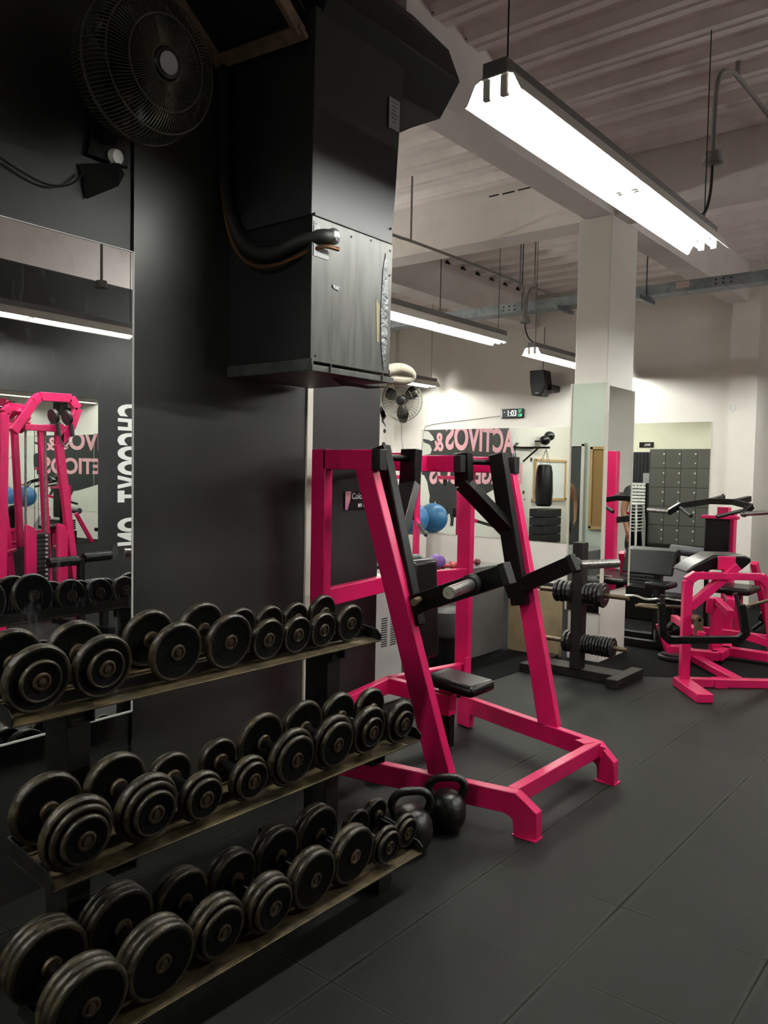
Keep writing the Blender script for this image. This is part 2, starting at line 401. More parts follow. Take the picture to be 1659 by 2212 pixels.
# ------------------------------------------------------------------ fluorescent fixtures
def fixture(loc, label, wires=(True, True), n=2, bare=False):
    L = 1.22*n; x, y, z = loc
    t = thing('fluorescent_light', loc, label, 'ceiling light', 'twin-tube fluorescent lights hung on wires')
    MB().box((x, y, z+.086), (L, .100, .056)).build('housing', lamp_grey, t, bevel=.004)
    mb = MB()
    for s in (-1, 1):
        prof = [(s*.05, .058), (s*.078, .046), (s*.112, -.020), (s*.122, -.026), (s*.124, -.022), (s*.115, -.015), (s*.080, .052), (s*.05, .064)]
        if not bare: mb.prism(prof, lambda p, d: (x-L/2+d, y+p[0], z+p[1]), L)
    mb.box((x, y, z+.056), (L, .105, .004))
    mb.build('reflector', lamp_white, t, smooth=0)
    for k in range(n):
        x0 = x-L/2+1.22*k
        for s in (-1, 1):
            MB().cyl((x0+.03, y+s*.036, z), (x0+1.19, y+s*.036, z), .0135, 12).build('tube', tube_mat, t)
        for s in (-1, 1):
            for xe in (x0+.018, x0+1.202):
                MB().box((xe, y+s*.036, z+.02), (.022, .032, .075)).build('lamp_holder', white_plastic, t, bevel=.005)
    for s, on in zip((-1, 1), wires):
        if on: MB().cyl((x+s*(L/2-.09), y, z+.13), (x+s*(L/2-.09), y, Z_DECK+.03), .0035, 6).build('suspension_wire', cable_black, t)
    return t
fixture((3.76, 1.58, 2.93), 'big bright fluorescent light in the foreground over the pink press machine')
fixture((6.10, 4.37, 2.93), 'long fluorescent light just right of the grey air conditioning unit')
fixture((9.30, 4.45, 2.93), 'fluorescent light partly behind the white column near the black speaker')
fixture((9.15, 7.40, 2.93), 'farthest fluorescent light just above the wall fan at the back')
fixture((4.10, -1.62, 2.93), 'fluorescent light seen only in the left wall mirror')
# unseen lights; the bare battens are added to brighten the ceiling and upper walls
fixture((8.5, 1.52, 2.93), 'fluorescent light out of frame over the machines at the right')
fixture((7.3, -1.3, 3.12), 'added bare fluorescent batten out of frame by the black wall opposite', bare=True)
fixture((-0.95, 1.58, 2.93), 'fluorescent light behind the camera in the row of the big bright one')
fixture((2.0, 4.7, 3.40), 'added bare fluorescent batten hidden behind the black wall', bare=True)
fixture((1.6, 7.2, 3.45), 'added bare fluorescent batten hidden in the corner behind the black wall', bare=True)
fixture((5.3, 7.40, 3.05), 'added bare fluorescent batten hidden near the lockers', bare=True)

# ------------------------------------------------------------------ mirrors
def wall_mirror(name, c, d, label, mt=mirror_mat, rot=None, face=None, edge=None):
    t = thing(name, c, label, 'mirror')
    MB().box(c, d, rot).build('glass', mt, t, smooth=0)
    return t
# mirror on the near wall, left of frame: right edge at x 1.905, z .56 to 2.41
MS = .038
RW = Matrix.Rotation(math.atan(WS), 3, 'Z'); RM = Matrix.Rotation(math.atan(MS), 3, 'Z')
ax = Vector((1, MS, 0)).normalized(); nrm = Vector((MS, -1, 0)).normalized()
xm = 1.838; pm = Vector((xm, 2.749, 0)); L = 2.6; MZ0, MZ1 = .594, 2.388
cen = pm - ax*L/2 - nrm*.012 + Vector((0, 0, (MZ0+MZ1)/2))
t = wall_mirror('wall_mirror', cen, (L, .024, MZ1-MZ0), 'large smeared mirror on the dark wall at the left edge behind the dumbbell rack', smear_mat, RM)
e = MB(); pe = pm+nrm*.002
e.beam(pe+Vector((0,0,MZ0)), pe+Vector((0,0,MZ1)), .0035, .004, up=nrm)
e.beam(pe+Vector((0,0,MZ0)), pe-ax*L+Vector((0,0,MZ0)), .006, .004, up=nrm)
e.beam(pe+Vector((0,0,MZ1)), pe-ax*L+Vector((0,0,MZ1)), .003, .004, up=nrm)
e.build('bevelled_edge', white_plastic, t)
# mirror panes along the back wall
def back_pane(y0, y1, z0, z1, label):
    c = (XB-.004, (y0+y1)/2, (z0+z1)/2)
    t = thing('wall_mirror', c, label, 'mirror')
    MB().box(c, (.006, y1-y0-.004, z1-z0)).build('glass', mirror_mat, t, smooth=0)
    e = MB().box((XB-.003, (y0+y1)/2, z1), (.008, y1-y0, .006)); e.box((XB-.003, y0, (z0+z1)/2), (.008, .006, z1-z0))
    e.build('edge', white_plastic, t)
back_pane(6.10, 7.80, .60, 2.262, 'back wall mirror pane under the clock reflecting the black mural')
back_pane(4.72, 6.095, .60, 2.262, 'back wall mirror pane just left of the column reflecting the punch bag')
back_pane(3.235, 4.715, .60, 2.285, 'back wall mirror pane right of the column reflecting the lockers')
# column mirrors
cx0, cx1, cy0, cy1 = 6.342, 6.888, 2.785, 3.075
c = (cx0-.012, (cy0+cy1)/2, (0.42+2.335)/2); t = thing('column_mirror', c, 'narrow mirror on the left face of the white column reflecting a cork board', 'mirror')
MB().box(c, (.008, cy1-cy0+.02, 2.335-.42)).build('glass', mirror_mat, t, smooth=0)
e = MB(); e.box((cx0-.008, cy0-.012, (0.42+2.335)/2), (.03, .022, 1.915)); e.box((cx0-.008, cy1+.012, (0.42+2.335)/2), (.03, .012, 1.915)); e.build('frame', white_trim, t)
c = ((cx0+cx1)/2+.01, cy0-.012, (.60+2.31)/2); t = thing('column_mirror', c, 'narrow mirror on the right face of the white column reflecting pink steel', 'mirror')
MB().box(c, (cx1-cx0-.02, .008, 1.71)).build('glass', mirror_mat, t, smooth=0)
MB().box((cx1+.006, cy0-.010, (.60+2.31)/2), (.014, .022, 1.71)).build('frame', white_trim, t)
# mirror on the black wall behind the camera, seen only by reflection
c = (3.92, YR+.005, 1.52); t = thing('wall_mirror', c, 'mirror on the black wall opposite, seen by reflection', 'mirror')
MB().box(c, (3.11, .006, 1.61)).build('glass', mirror_mat, t, smooth=0)

# ------------------------------------------------------------------ lettering on the black wall, mural, signs
for k, ch in enumerate('CHCOOVT ON'):
    if ch == ' ': continue
    zc = 2.228-.1675*k
    o = text_mesh('wall_letter', ch, .47, letter_white, frame_m((5.95, YR+.003, zc), (0,0,-1), (-1,0,0)), bold=.026, sx=.43)
    tag(o, 'tall white painted letter, %s from the top of the vertical word in the left mirror' % ['first', 'second', 'third', 'fourth', 'fifth', 'sixth', 'seventh', '', 'eighth', 'ninth'][k], 'letter', 'white letters on the black wall')
mb = MB()
pts = [(9.63, 2.31), (9.48, 2.31), (9.35, 2.23), (9.3, 2.17), (9.39, 2.14), (9.49, 2.16), (9.63, 2.17), (9.67, 2.16), (9.61, 2.11), (9.43, 2.07), (9.37, 1.99), (9.41, 1.91), (9.62, 1.88), (9.67, 1.83), (9.66, 1.54), (9.59, 1.53), (9.48, 1.4), (9.44, 1.26), (9.4, 1.16), (9.42, 1.06), (9.37, 0.99), (9.27, 1.0), (9.23, 1.07), (9.18, 0.97), (9.24, 0.84), (9.25, 0.76), (9.18, 0.8), (9.12, 0.91), (8.96, 0.91), (8.93, 0.79), (8.87, 0.73), (8.81, 0.81), (8.76, 0.83), (8.72, 0.71), (8.73, 0.59), (8.63, 0.59), (8.61, 0.78), (8.53, 0.92), (8.37, 0.94), (8.1, 1.01), (7.83, 1.08), (7.5, 1.18), (7.17, 1.28), (6.87, 1.41), (6.62, 1.56), (6.47, 1.54), (6.31, 1.63), (6.24, 1.79), (6.33, 1.92), (6.39, 2.05), (6.37, 2.16), (6.23, 2.23), (6.4, 2.24), (6.52, 2.13), (6.63, 2.2), (6.59, 2.36), (6.67, 2.5), (6.73, 2.63), (7.09, 2.63), (7.52, 2.56), (8.17, 2.58), (8.78, 2.5), (9.15, 2.51), (9.35, 2.44), (9.62, 2.4)]
mb.prism(pts, lambda p, d: (p[0], YL-.001-d, p[1]), .002)
for (xx, zz, rr) in ((10.41,2.53,.06),(10.46,2.25,.035),(10.44,2.02,.05),(9.9,1.1,.04),(9.75,.95,.025),(6.0,1.2,.04),(5.95,1.05,.02),(10.2,1.6,.05),(5.7,1.9,.05)):
    mb.cyl((xx, YL-.003, zz), (xx, YL, zz), rr, 14)
mb.prism([(10.36,2.66),(10.50,2.50),(10.42,2.42),(10.52,2.30),(10.38,2.40),(10.36,2.52),(10.30,2.56)], lambda p, d: (p[0], YL-.001-d, p[1]), .002)
mu = mb.build('wall_mural', mural_black); tag(mu, 'black paint splash mural with pink lettering, seen in the back mirror', 'mural')
ORG[mu.name] = Vector((0,0,0))
text_mesh('lettering', 'ACTIVOS', .64, mural_pink, frame_m((7.72, YL-.006, 2.22), (1,0,0), (0,0,1)), bold=.020, parent=mu, sx=.94)
text_mesh('lettering', '&', .46, mural_pink, frame_m((9.16, YL-.006, 2.12), (1,0,0), (0,0,1)), bold=.012, parent=mu)
text_mesh('lettering', 'ENERGETICOS', .56, mural_pink, frame_m((7.75, YL-.006, 1.56), (1,0,0), (0,0,1)), bold=.018, parent=mu, sx=.93)
MB().prism([(6.62,2.62),(6.50,2.62),(6.40,2.20),(6.48,2.20),(6.36,1.80),(6.58,2.28),(6.50,2.29)], lambda p, d: (p[0], YL-.004-d, p[1]), .002).build('lightning_bolt', board_white, mu)

# sign on the dark panel
sx1 = 3.245; yo = wy(sx1)
t = thing('wall_sign', (sx1+.16, wy(sx1+.16)-.004, 1.40), 'small black sign with white lettering on the dark panel behind the pink frame', 'sign')
MB().box((sx1+.16, wy(sx1+.16)-.004, 1.402), (.32, .006, .10), RW).build('board', black_gloss, t, bevel=.002)
MB().prism([(0,.0),(.02,.0),(.045,.06),(.05,.1),(0,.1)], lambda p, d: Vector((sx1, wy(sx1)-.0085-d, 1.352)) + Vector((1, WS, 0))*p[0] + Vector((0,0,p[1])), .001).build('swoosh', mural_pink, t)
ux = Vector((1, WS, 0)).normalized()
text_mesh('lettering', 'Colocar', .047, letter_white, frame_m((sx1+.135, wy(sx1+.135)-.0085, 1.425), ux, (0,0,1)), ext=.0006, bold=.0005, parent=t)
text_mesh('lettering', 'en su', .040, letter_white, frame_m((sx1+.155, wy(sx1+.155)-.0085, 1.378), ux, (0,0,1)), ext=.0006, bold=.0005, parent=t)

# ------------------------------------------------------------------ air conditioning unit on the black wall
t = thing('air_conditioner', (2.64, 2.58, 1.97), 'grey sheet metal air conditioning unit hung on the black wall', 'air conditioner')
AX0, AY = 2.378, 2.32
def yb(x): return wy(x)-.013
poly = [(AX0, AY), (2.893, AY), (2.893, yb(2.893)), (AX0, yb(AX0))]
mb = MB()
A = [mb.bm.verts.new((p[0], p[1], 2.005)) for p in poly]; B = [mb.bm.verts.new((p[0]+(.012 if i in (1,2) else 0), p[1], 2.59)) for i, p in enumerate(poly)]
mb.face(A[::-1]); mb.face(B)
for i in range(4): mb.face([A[i], A[(i+1)%4], B[(i+1)%4], B[i]])
# front face (index by normal) in scuffed metal, sides dark
fr = mb
for f in mb.bm.faces:
    f.normal_update(); f.material_index = 0 if abs(f.calc_center_median().y-AY) < .01 else 1
mb.build('cabinet', [ac_metal, duct_black], t, bevel=.003)
mb = MB()
A = [mb.bm.verts.new((p[0]+(.012 if i in (1,2) else 0), p[1]+(.006 if i in (0,1) else 0), 2.594)) for i, p in enumerate(poly)]; B = [mb.bm.verts.new((p[0]+(.075 if i in (1,2) else .012), p[1]+(.006 if i in (0,1) else 0), 3.42)) for i, p in enumerate(poly)]
mb.face(A[::-1]); mb.face(B)
for i in range(4): mb.face([A[i], A[(i+1)%4], B[(i+1)%4], B[i]])
for f in mb.bm.faces:
    f.material_index = 1
mb.build('upper_cabinet', [ac_metal, M('upper_cabinet_grey', (.030, .031, .033), .5, .2)], t, bevel=.003)  # plain grey on every face, darker than the scuffed front below
# octagonal duct running to the right at the top
prof = [(2.80,3.30),(2.57,3.32),(2.39,3.32),(2.275,3.47),(2.345,3.64),(2.57,3.88),(2.76,3.93),(2.80,4.02)]
MB().prism(prof, lambda p, d: (2.42+d, p[0], p[1]), .93).build('duct', duct_black, t, bevel=.006)
# drip tray with lip, hangers and pipe work
mb = MB(); mb.box((2.63, 2.56, 1.972), (.53, .52, .012)); mb.box((2.63, 2.30, 1.976), (.53, .012, .026)); mb.box((2.372, 2.56, 1.99), (.012, .52, .05))
mb.build('drip_tray', M('tray_grey', (.06,.06,.058), .5, .3, col2=(.035,.035,.034), scale=15), t, bevel=.002)
mb = MB()
for xx in (2.47, 2.81): mb.box((xx, 2.291, 1.985), (.006, .005, .034))
mb.build('tray_clip', cable_black, t)
mb = MB()
for k in range(7): mb.tube([(2.56+.03*k, 2.36+.02*k, 1.955), (2.66+.02*k, 2.33+.008*k, 1.940), (2.80, 2.32+.01*k, 1.937), (2.88, 2.33+.008*k, 1.948)], .004, 6, smooth=2)
mb.build('wire_guard', cable_black, t)
MB().tube([(2.90,2.345,2.022),(2.97,2.335,2.045),(3.05,2.33,2.04),(3.095,2.34,2.015),(3.04,2.35,1.995),(2.93,2.36,1.995)], .026, 14, smooth=2).build('wrapped_drain_pipe', cream_wrap, t)
MB().prism([(0,0),(.012,.04),(.02,.12),(.028,.30),(.02,.44),(0,.52),(-.018,.44),(-.028,.26),(-.02,.10)], lambda p, d: (2.850+p[0]*.95, AY-.0005-d, 2.02+p[1]), .0025).build('foil_patch', foil, t)
MB().ball((2.487, AY-.018, 2.526), .036, 18, (.9,.8,.95)).build('foil_plug', foil_bright, t)
MB().prism([(0,0),(.09,0),(.09,.02),(.03,.13),(0,.14)], lambda p, d: (2.388+p[0], AY-.0005-d, 2.43+p[1]), .002).build('insulation_patch', paper, t)
MB().prism([(0,0),(.03,.008),(.055,-.004),(.04,-.018),(.01,-.014)], lambda p, d: (2.50+p[0], AY-.0005-d, 2.335+p[1]), .003).build('foil_scrap', foil, t)
MB().prism([(0,0),(.014,.0),(.016,.16),(-.01,.19)], lambda p, d: (2.80+p[0], AY-.0004-d, 2.14+p[1]), .001).build('tape_residue', M('tape_residue', (.20,.17,.08), .6), t)
mb = MB()
for (xx, zz) in ((2.395,2.60),(2.40,2.56),(2.41,2.03),(2.885,2.56),(2.885,2.45),(2.89,2.66),(2.62,2.56),(2.75,2.575)): mb.cyl((xx, AY-.004, zz), (xx, AY+.004, zz), .005, 8)
mb.build('screw', cable_black, t)
MB().box((2.895, AY+.0, 3.165), (.075, .004, .135)).build('rating_label', paper, t)
mb = MB()
for k in range(6): mb.box((2.893, AY-.003, 3.215-.017*k), (.05-.012*(k%3), .001, .004))
mb.build('label_print', lamp_grey, t)
# insulated pipes curving along the left side of the unit
pp = [(2.33,2.83,3.3),(2.33,2.82,2.85),(2.335,2.77,2.62),(2.34,2.66,2.49),(2.345,2.52,2.45),(2.36,2.38,2.49),(2.42,2.31,2.512),(2.465,2.305,2.52)]
MB().tube(pp, .031, 12, smooth=3).build('insulated_pipe', M('pipe_foam', (.0085,.0085,.008), .6), t)
MB().tube([(2.31,2.82,2.9),(2.31,2.76,2.56),(2.315,2.64,2.42),(2.33,2.50,2.395),(2.36,2.38,2.43),(2.42,2.295,2.475),(2.505,2.29,2.476)], .009, 8, smooth=3).build('copper_pipe', M('copper', (.16,.075,.035), .4, .7), t)
MB().tube([(2.32,2.82,3.0),(2.32,2.77,2.64),(2.325,2.66,2.515),(2.34,2.50,2.49),(2.37,2.36,2.52),(2.45,2.30,2.54)], .006, 8, smooth=3).build('cable', cable_black, t)
# tilted wooden frame beside the unit
t = thing('wooden_frame', (2.30, 2.6, 3.30), 'tilted brown wooden frame high beside the black duct', 'frame')
s_ = Vector((-.79, 0, .61)); o_ = Vector((2.34, 2.36, 3.30)); nn = Vector((.61, 0, .79))
MB().beam(o_+Vector((0,-.02,0)), o_+Vector((-.03,.52,.02)), .055, .02, up=nn).build('board', wood, t, bevel=.002)
MB().beam(o_, o_+s_*.62, .022, .055, up=nn).build('board', wood, t, bevel=.002)
MB().beam(o_+Vector((-.03,.46,0)), o_+Vector((-.03,.46,0))+s_*.62, .022, .055, up=nn).build('board', wood, t, bevel=.002)
MB().beam(o_+s_*.60+Vector((0,-.02,0)), o_+s_*.60+Vector((-.03,.48,0)), .055, .02, up=nn).build('board', wood, t, bevel=.002)
MB().beam(o_+s_*.31+Vector((.05,.0,.09)), o_+s_*.31+Vector((.03,.46,.09)), .6, .012, up=nn).build('backing_panel', wall_black, t)

# ------------------------------------------------------------------ wall fan, top left
def fan(loc, axis, r, depth, label, wallpt, spokes=64, hubsticker=True, group=None):
    o = Vector(loc); a = Vector(axis).normalized(); x = a.cross(Vector((0,0,1))).normalized(); y = x.cross(a)
    t = thing('wall_fan', loc, label, 'fan')
    mb = MB()
    def P(rr, th, d): return o + (x*math.cos(th)+y*math.sin(th))*rr + a*d
    for k in range(spokes):
        th = 2*math.pi*k/spokes
        mb.tube([P(r*.22, th, depth*.52), P(r*.62, th+.10, depth*.53), P(r*.88, th+.18, depth*.43), P(r*.985, th+.2, depth*.24), P(r, th+.2, 0)], .0018 if spokes > 40 else .0026, 4, smooth=1)
        mb.tube([P(r, th, 0), P(r*.93, th, -depth*.36), P(r*.25, th, -depth*.5)], .0018 if spokes > 40 else .0026, 4)
    for rr, d, tk in ((r, 0, .006), (r*.90, depth*.42, .003), (r*.62, depth*.53, .003), (r*.24, depth*.52, .004)):
        mb.tube([P(rr, 2*math.pi*k/40, d) for k in range(40)], tk, 6, closed=True)
    mb.build('cage', M('fan_wire', (.075, .070, .048), .38, .3) if 'fan_wire' not in MATS else MATS['fan_wire'], t)
    MB().lathe([(0, depth*.56), (r*.2, depth*.55), (r*.24, depth*.5), (r*.22, depth*.46), (0, depth*.46)], o, a, 28).build('centre_badge', black_gloss, t)
    if hubsticker: MB().lathe([(0, depth*.575), (r*.15, depth*.572), (r*.15, depth*.56), (0, depth*.56)], o, a, 24).build('sticker', paper, t)
    MB().lathe([(0, -depth*.8), (r*.22, -depth*.75), (r*.25, -depth*.2), (r*.14, 0), (r*.12, depth*.3), (0, depth*.32)], o, a, 20).build('motor', black_metal, t, bevel=0)
    for k in range(3):
        th = 2*math.pi*k/3+.5; mb = MB(); g = []
        for i in range(6):
            rr = r*(.12+.76*i/5); wdt = .28+.30*math.sin(math.pi*min(1, (i+1.2)/6.5)); pit = .5-.3*i/5
            g.append([mb.bm.verts.new(P(rr, th-wdt*.9, depth*(.05-pit*.35))), mb.bm.verts.new(P(rr, th, depth*.06)), mb.bm.verts.new(P(rr, th+wdt*.9, depth*(.05+pit*.35)))])
        for i in range(5):
            for j in range(2): mb.face([g[i][j], g[i+1][j], g[i+1][j+1], g[i][j+1]])
        ob = mb.build('blade', black_gloss, t); sd = ob.modifiers.new('thickness', 'SOLIDIFY'); sd.thickness = .003
    return t, P
FX, FY, FZ = 1.725, 2.52, 2.965
ft, P = fan((FX, FY, FZ), (.02, -1, -.13), .245, .25, 'big black caged fan mounted high at the top left of the dark wall', None, spokes=110)
wp = Vector((1.735, wy(1.735)-.012, 2.72))
MB().beam((FX, FY+.13, FZ), (1.74, wy(1.74)-.03, 2.78), .05, .05).build('bracket_arm', black_metal, ft, bevel=.004)
mb = MB().prism([(-.055,.16),(.05,.16),(.09,-.02),(-.08,-.02)], lambda p, d: (1.745+p[0], wy(1.745)-.006-d, 2.73+p[1]), .02); mb.build('wall_plate', black_metal, ft, bevel=.004)
mb = MB()
A = [mb.bm.verts.new(v) for v in ((1.635, wy(1.63)-.01, 2.67), (1.665, wy(1.66)-.01, 2.55), (1.83, wy(1.83)-.01, 2.69), (1.74, 2.70, 2.60), (1.75, 2.71, 2.69))]
for q in ((0,1,3),(0,3,4),(1,2,3),(3,2,4),(0,4,2),(0,2,1)): mb.face([A[i] for i in q])
mb.build('bracket_foot', black_matte, ft, smooth=0)
MB().ball((1.50, FY+.02, FZ+.03), .006, 10, (.6,.6,1.8)).build('pilot_lamp', M('amber', (.45,.16,.03), .3), ft)
c = Vector((1.775, wy(1.775)-.028, 2.735)); so = MB().lathe([(0,.02),(.026,.018),(.030,0),(.030,-.02),(0,-.02)], c, (.2,-1,-.1), 24)
so = so.build('wall_socket', white_plastic, org=c); tag(so, 'small round white socket on the fan bracket at the upper left wall', 'socket')
mb = MB().tube([(1.64, wy(1.64)-.02, 2.63), (1.58, wy(1.58)-.03, 2.565), (1.48, wy(1.48)-.02, 2.545), (1.3, wy(1.3)-.015, 2.60), (1.1, wy(1.1)-.015, 2.68)], .004, 6, smooth=3)
cb = mb.build('fan_cable', cable_black, org=(1.5, wy(1.5)-.02, 2.56)); tag(cb, 'thin black cable drooping from the fan bracket across the left wall', 'cable')

# ------------------------------------------------------------------ conduits, tray, pendant boxes
def conduit_box(name, x, y, z, label):
    o = MB().lathe([(0,.035),(.048,.035),(.052,.03),(.052,.005),(.058,0),(.060,-.03),(.045,-.04),(0,-.042)], (x, y, z), (0,0,1), 16).build(name, conduit_grey, org=(x, y, z)); return tag(o, label, 'junction box')
o = MB(); o.tube([(3.5,4.4,3.60),(5.60,4.4,3.60),(5.72,4.4,3.612),(7.55,4.4,3.625),(7.74,4.4,3.61),(7.80,4.4,3.52),(7.81,4.4,3.28)], .013, 10, smooth=2)
for xx in (5.76, 7.70): o.cyl((xx, 4.4, 3.62), (xx, 4.4, Z_DECK+.02), .009, 8)
tag(o.build('conduit_pipe', conduit_grey, org=(5.6,4.4,3.6)), 'thin grey conduit running from the grey unit to a hanging junction box', 'pipe')
o = MB(); o.tube([(7.85,4.4,3.28),(7.86,4.4,3.50),(7.93,4.4,3.61),(8.05,4.4,3.63),(9.6,4.4,3.62)], .013, 10, smooth=2); o.cyl((8.02,4.4,3.63),(8.02,4.4,Z_DECK+.02),.009,8)
tag(o.build('conduit_pipe', conduit_grey, org=(8,4.4,3.6)), 'thin grey conduit bending up behind the white column', 'pipe')
conduit_box('junction_box', 7.83, 4.4, 3.245, 'small grey junction box hanging left of the white column')
o = MB().tube([(7.83,4.4,3.205),(7.86,4.41,3.14),(7.98,4.43,3.06),(8.12,4.45,3.05)], .008, 8, smooth=2); tag(o.build('lamp_cable', cable_black, org=(7.9,4.4,3.1)), 'black cable from the junction box to the light by the column', 'cable')
o = MB(); o.tube([(5.0,1.58,3.49),(5.0,1.58,3.78),(5.06,1.58,3.98),(5.25,1.575,4.06),(5.39,1.57,4.085),(7.0,1.55,4.09)], .015, 10, smooth=2); o.cyl((5.39,1.57,4.09),(5.39,1.57,4.2),.016,8)
tag(o.build('conduit_pipe', conduit_grey, org=(5.2,1.58,4)), 'dark conduit bending down from the corrugated ceiling at the upper right', 'pipe')
conduit_box('junction_box', 5.0, 1.58, 3.455, 'round grey junction box hanging at the upper right beside the bright light')
o = MB().tube([(5.0,1.58,3.42),(4.99,1.58,3.25),(4.90,1.58,3.10),(4.75,1.58,3.065)], .009, 8, smooth=3); tag(o.build('lamp_cable', cable_black, org=(5,1.58,3.2)), 'cable curving from the round junction box to the bright light', 'cable')
o = MB(); o.cyl((4.72,-1.4,3.36),(4.72,-1.4,Z_DECK),.013,8); tag(o.build('conduit_pipe', conduit_grey, org=(4.72,-1.4,3.7)), 'vertical conduit seen in the left wall mirror', 'pipe')
conduit_box('junction_box', 4.72, -1.4, 3.32, 'junction box on a vertical conduit seen in the left wall mirror')
t = thing('cable_tray', (8.0, 4.0, 3.40), 'grey perforated steel cable tray crossing behind the column under the ceiling', 'cable tray')
mb = MB(); mb.box((7.95,3.45,3.42),(.006,7.6,.10)); mb.box((8.15,3.45,3.42),(.006,7.6,.10)); mb.box((8.05,3.45,3.372),(.2,7.6,.006)); mb.build('channel', galv, t)
mb = MB()
for yy in (4.6, 2.3): 
    for k in range(3):
        for j in range(2): mb.cyl((7.943, yy+.07*k, 3.40+.04*j), (7.95, yy+.07*k, 3.40+.04*j), .009, 8)
mb.build('perforation', hole_dark, t)
for yy in (4.05, 3.15): MB().box((8.05, yy, 3.35), (.40, .04, .04)).build('support_bar', galv, t)
for yy in (5.6, 4.5, 3.1, 1.6): MB().cyl((7.93, yy, 3.37), (7.93, yy, Z_DECK+.02), .006, 6).build('hanger_rod', cable_black, t)
MB().box((7.944, 2.75, 3.43), (.004, .13, .06)).build('sticker', M('sticker', (.42,.33,.31), .6), t)

# ------------------------------------------------------------------ dumbbell rack
rk = thing('dumbbell_rack', (1.75, 2.05, 0), 'long three-tier black dumbbell rack with worn brown shelf edges', 'dumbbell rack')
TILT = .13
SH = {'T': (2.030, .884, 1.00, 2.505), 'M': (1.822, .523, .995, 2.505), 'B': (1.752, .122, .99, 2.435)}
for key, (y0, z0, xa, xb) in SH.items():
    ang = math.atan(TILT); rx = Matrix.Rotation(ang, 3, 'X'); xm_ = (xa+xb)/2; Lx = xb-xa
    def Q(x, v, h): return Vector((x, y0, z0)) + rx @ Vector((0, v, h)) + Vector((0,0,0)) + Vector((x-x, 0, 0))
    sh = MB().box(Q(xm_, .0175, -.003), (Lx, .045, .006), rx); sh.box(Q(xm_, .20, -.003), (Lx, .05, .006), rx); sh.box(Q(xm_, .11, -.010), (Lx, .15, .005), rx)
    so = sh.build('shelf', tray_mat, rk, bevel=.0015)
    MB().box(Q(xm_, .086, .012), (Lx, .005, .030), rx).build('inner_ridge', rack_black, so, org=ORG[so.name])
    MB().box(Q(xm_, .222, .018), (Lx, .005, .042), rx).build('back_lip', rack_black, so, org=ORG[so.name])
    for xe in (xa, xb):
        mbx = MB().prism([(-.004,-.006),(.225,-.006),(.225,.038),(.02,.038),(-.004,.022)], lambda p, d: Q(xe-.002+d, p[0], p[1]), .005)
        mbx.build('end_plate', rack_black, so, org=ORG[so.name])
PX = (1.225, 2.30)
for px_ in PX:
    MB().box((px_, 2.150, .465), (.075, .12, .83)).build('post', rack_black, rk, bevel=.004)
    MB().beam((px_, 1.815, .031), (px_, 2.47, .031), .075, .058).build('foot', rack_black, rk, bevel=.003)
    # hollow square brackets under the shelves
    for key, (y0, z0, xa, xb) in SH.items():
        if key == 'B':
            mb = MB().box((px_, 1.86, .083), (.06, .05, .04)); mb.build('bracket', rack_black, rk); continue
        ya = y0+.035; mb = MB(); yz = 2.2 if key == 'T' else 2.10; zz = z0-.030
        for s in (-1, 1): mb.box((px_+s*.033, (ya+yz)/2, zz), (.005, yz-ya, .042)); mb.box((px_, (ya+yz)/2, zz+s*.020), (.07, yz-ya, .004))
        mb.build('bracket', rack_black, rk)

# ------------------------------------------------------------------ dumbbells
def plate_prof(r, t):
    """cast plate: flat recessed face, rounded raised rim; axial 0..t"""
    return [(0, .003), (r*.80, .003), (r*.86, .001), (r*.93, 0), (r*.975, t*.14), (r, t*.36), (r, t*.64), (r*.975, t*.86), (r*.93, t), (r*.86, t-.001), (r*.80, t-.003), (0, t-.003)]
PM = [0, 0, 1, 1, 1, 1, 1, 1, 1, 0, 0]
def dumbbell(c, r, stack, label, hub=None, spin=0.):
    """c: centre of the outer face of the front main plate; stack: (radius factor, thickness), inner plates first"""
    c = Vector(c); rx = Matrix.Rotation(R_(8.2), 4, 'X')
    ref = 0.; acc = 0.
    for f, th in stack:
        acc += th
        if f > .95: ref = acc
    gap = .122
    t = thing('dumbbell', (0,0,0), label, 'dumbbell', 'round-headed iron dumbbells on the rack')
    half = gap/2+ref
    root = c + rx.to_3x3() @ Vector((0, half, 0))
    t.location = root; t.rotation_mode = 'YXZ'; t.rotation_euler = (R_(8.2), spin, 0); ORG[t.name] = Vector((0,0,0))
    mb = MB(); mb.lathe([(0,-gap/2-.01),(.0135,-gap/2-.01),(.0135,-gap/2+.02),(.0165,0),(.0135,gap/2-.02),(.0135,gap/2+.01),(0,gap/2+.01)], (0,0,0), (0,1,0), 18)
    mb.build('handle', black_metal, t)
    for s in (-1, 1):
        a = gap/2
        MB().lathe([(0,0),(.025,0),(.027,.004),(.027,.010),(.022,.014),(0,.014)], (0, s*(a-.013), 0), (0,s,0), 20).build('collar', hub_rust, t)
        for f, th in stack:
            MB().lathe(plate_prof(r*f, th), (0, s*a, 0), (0,s,0), 40, mids=PM).build('plate', [iron, iron_rim], t, smooth=50); a += th
        hm = hub if hub is not None else hub_rust
        MB().lathe([(.026,-.004),(.026,.001),(.023,.003),(.019,.003),(.017,-.001),(.011,-.001),(.010,.004),(0,.005)], (0, s*a, 0), (0,s,0), 20).build('end_cap', hm, t)
    return t
S1 = [(1,.028),(.62,.016)]; S0 = [(1,.027)]; S3 = [(1,.030),(.86,.018),(.66,.016)]; S2 = [(1,.026),(.82,.018)]; S2b = [(1,.030),(.62,.016)]
D2 = [(1,.027),(1,.027)]; D3 = [(1,.025),(1,.025),(.985,.022)]; D2s = [(1,.027),(.97,.024),(.80,.016)]; L2 = [(1,.019),(.82,.017)]
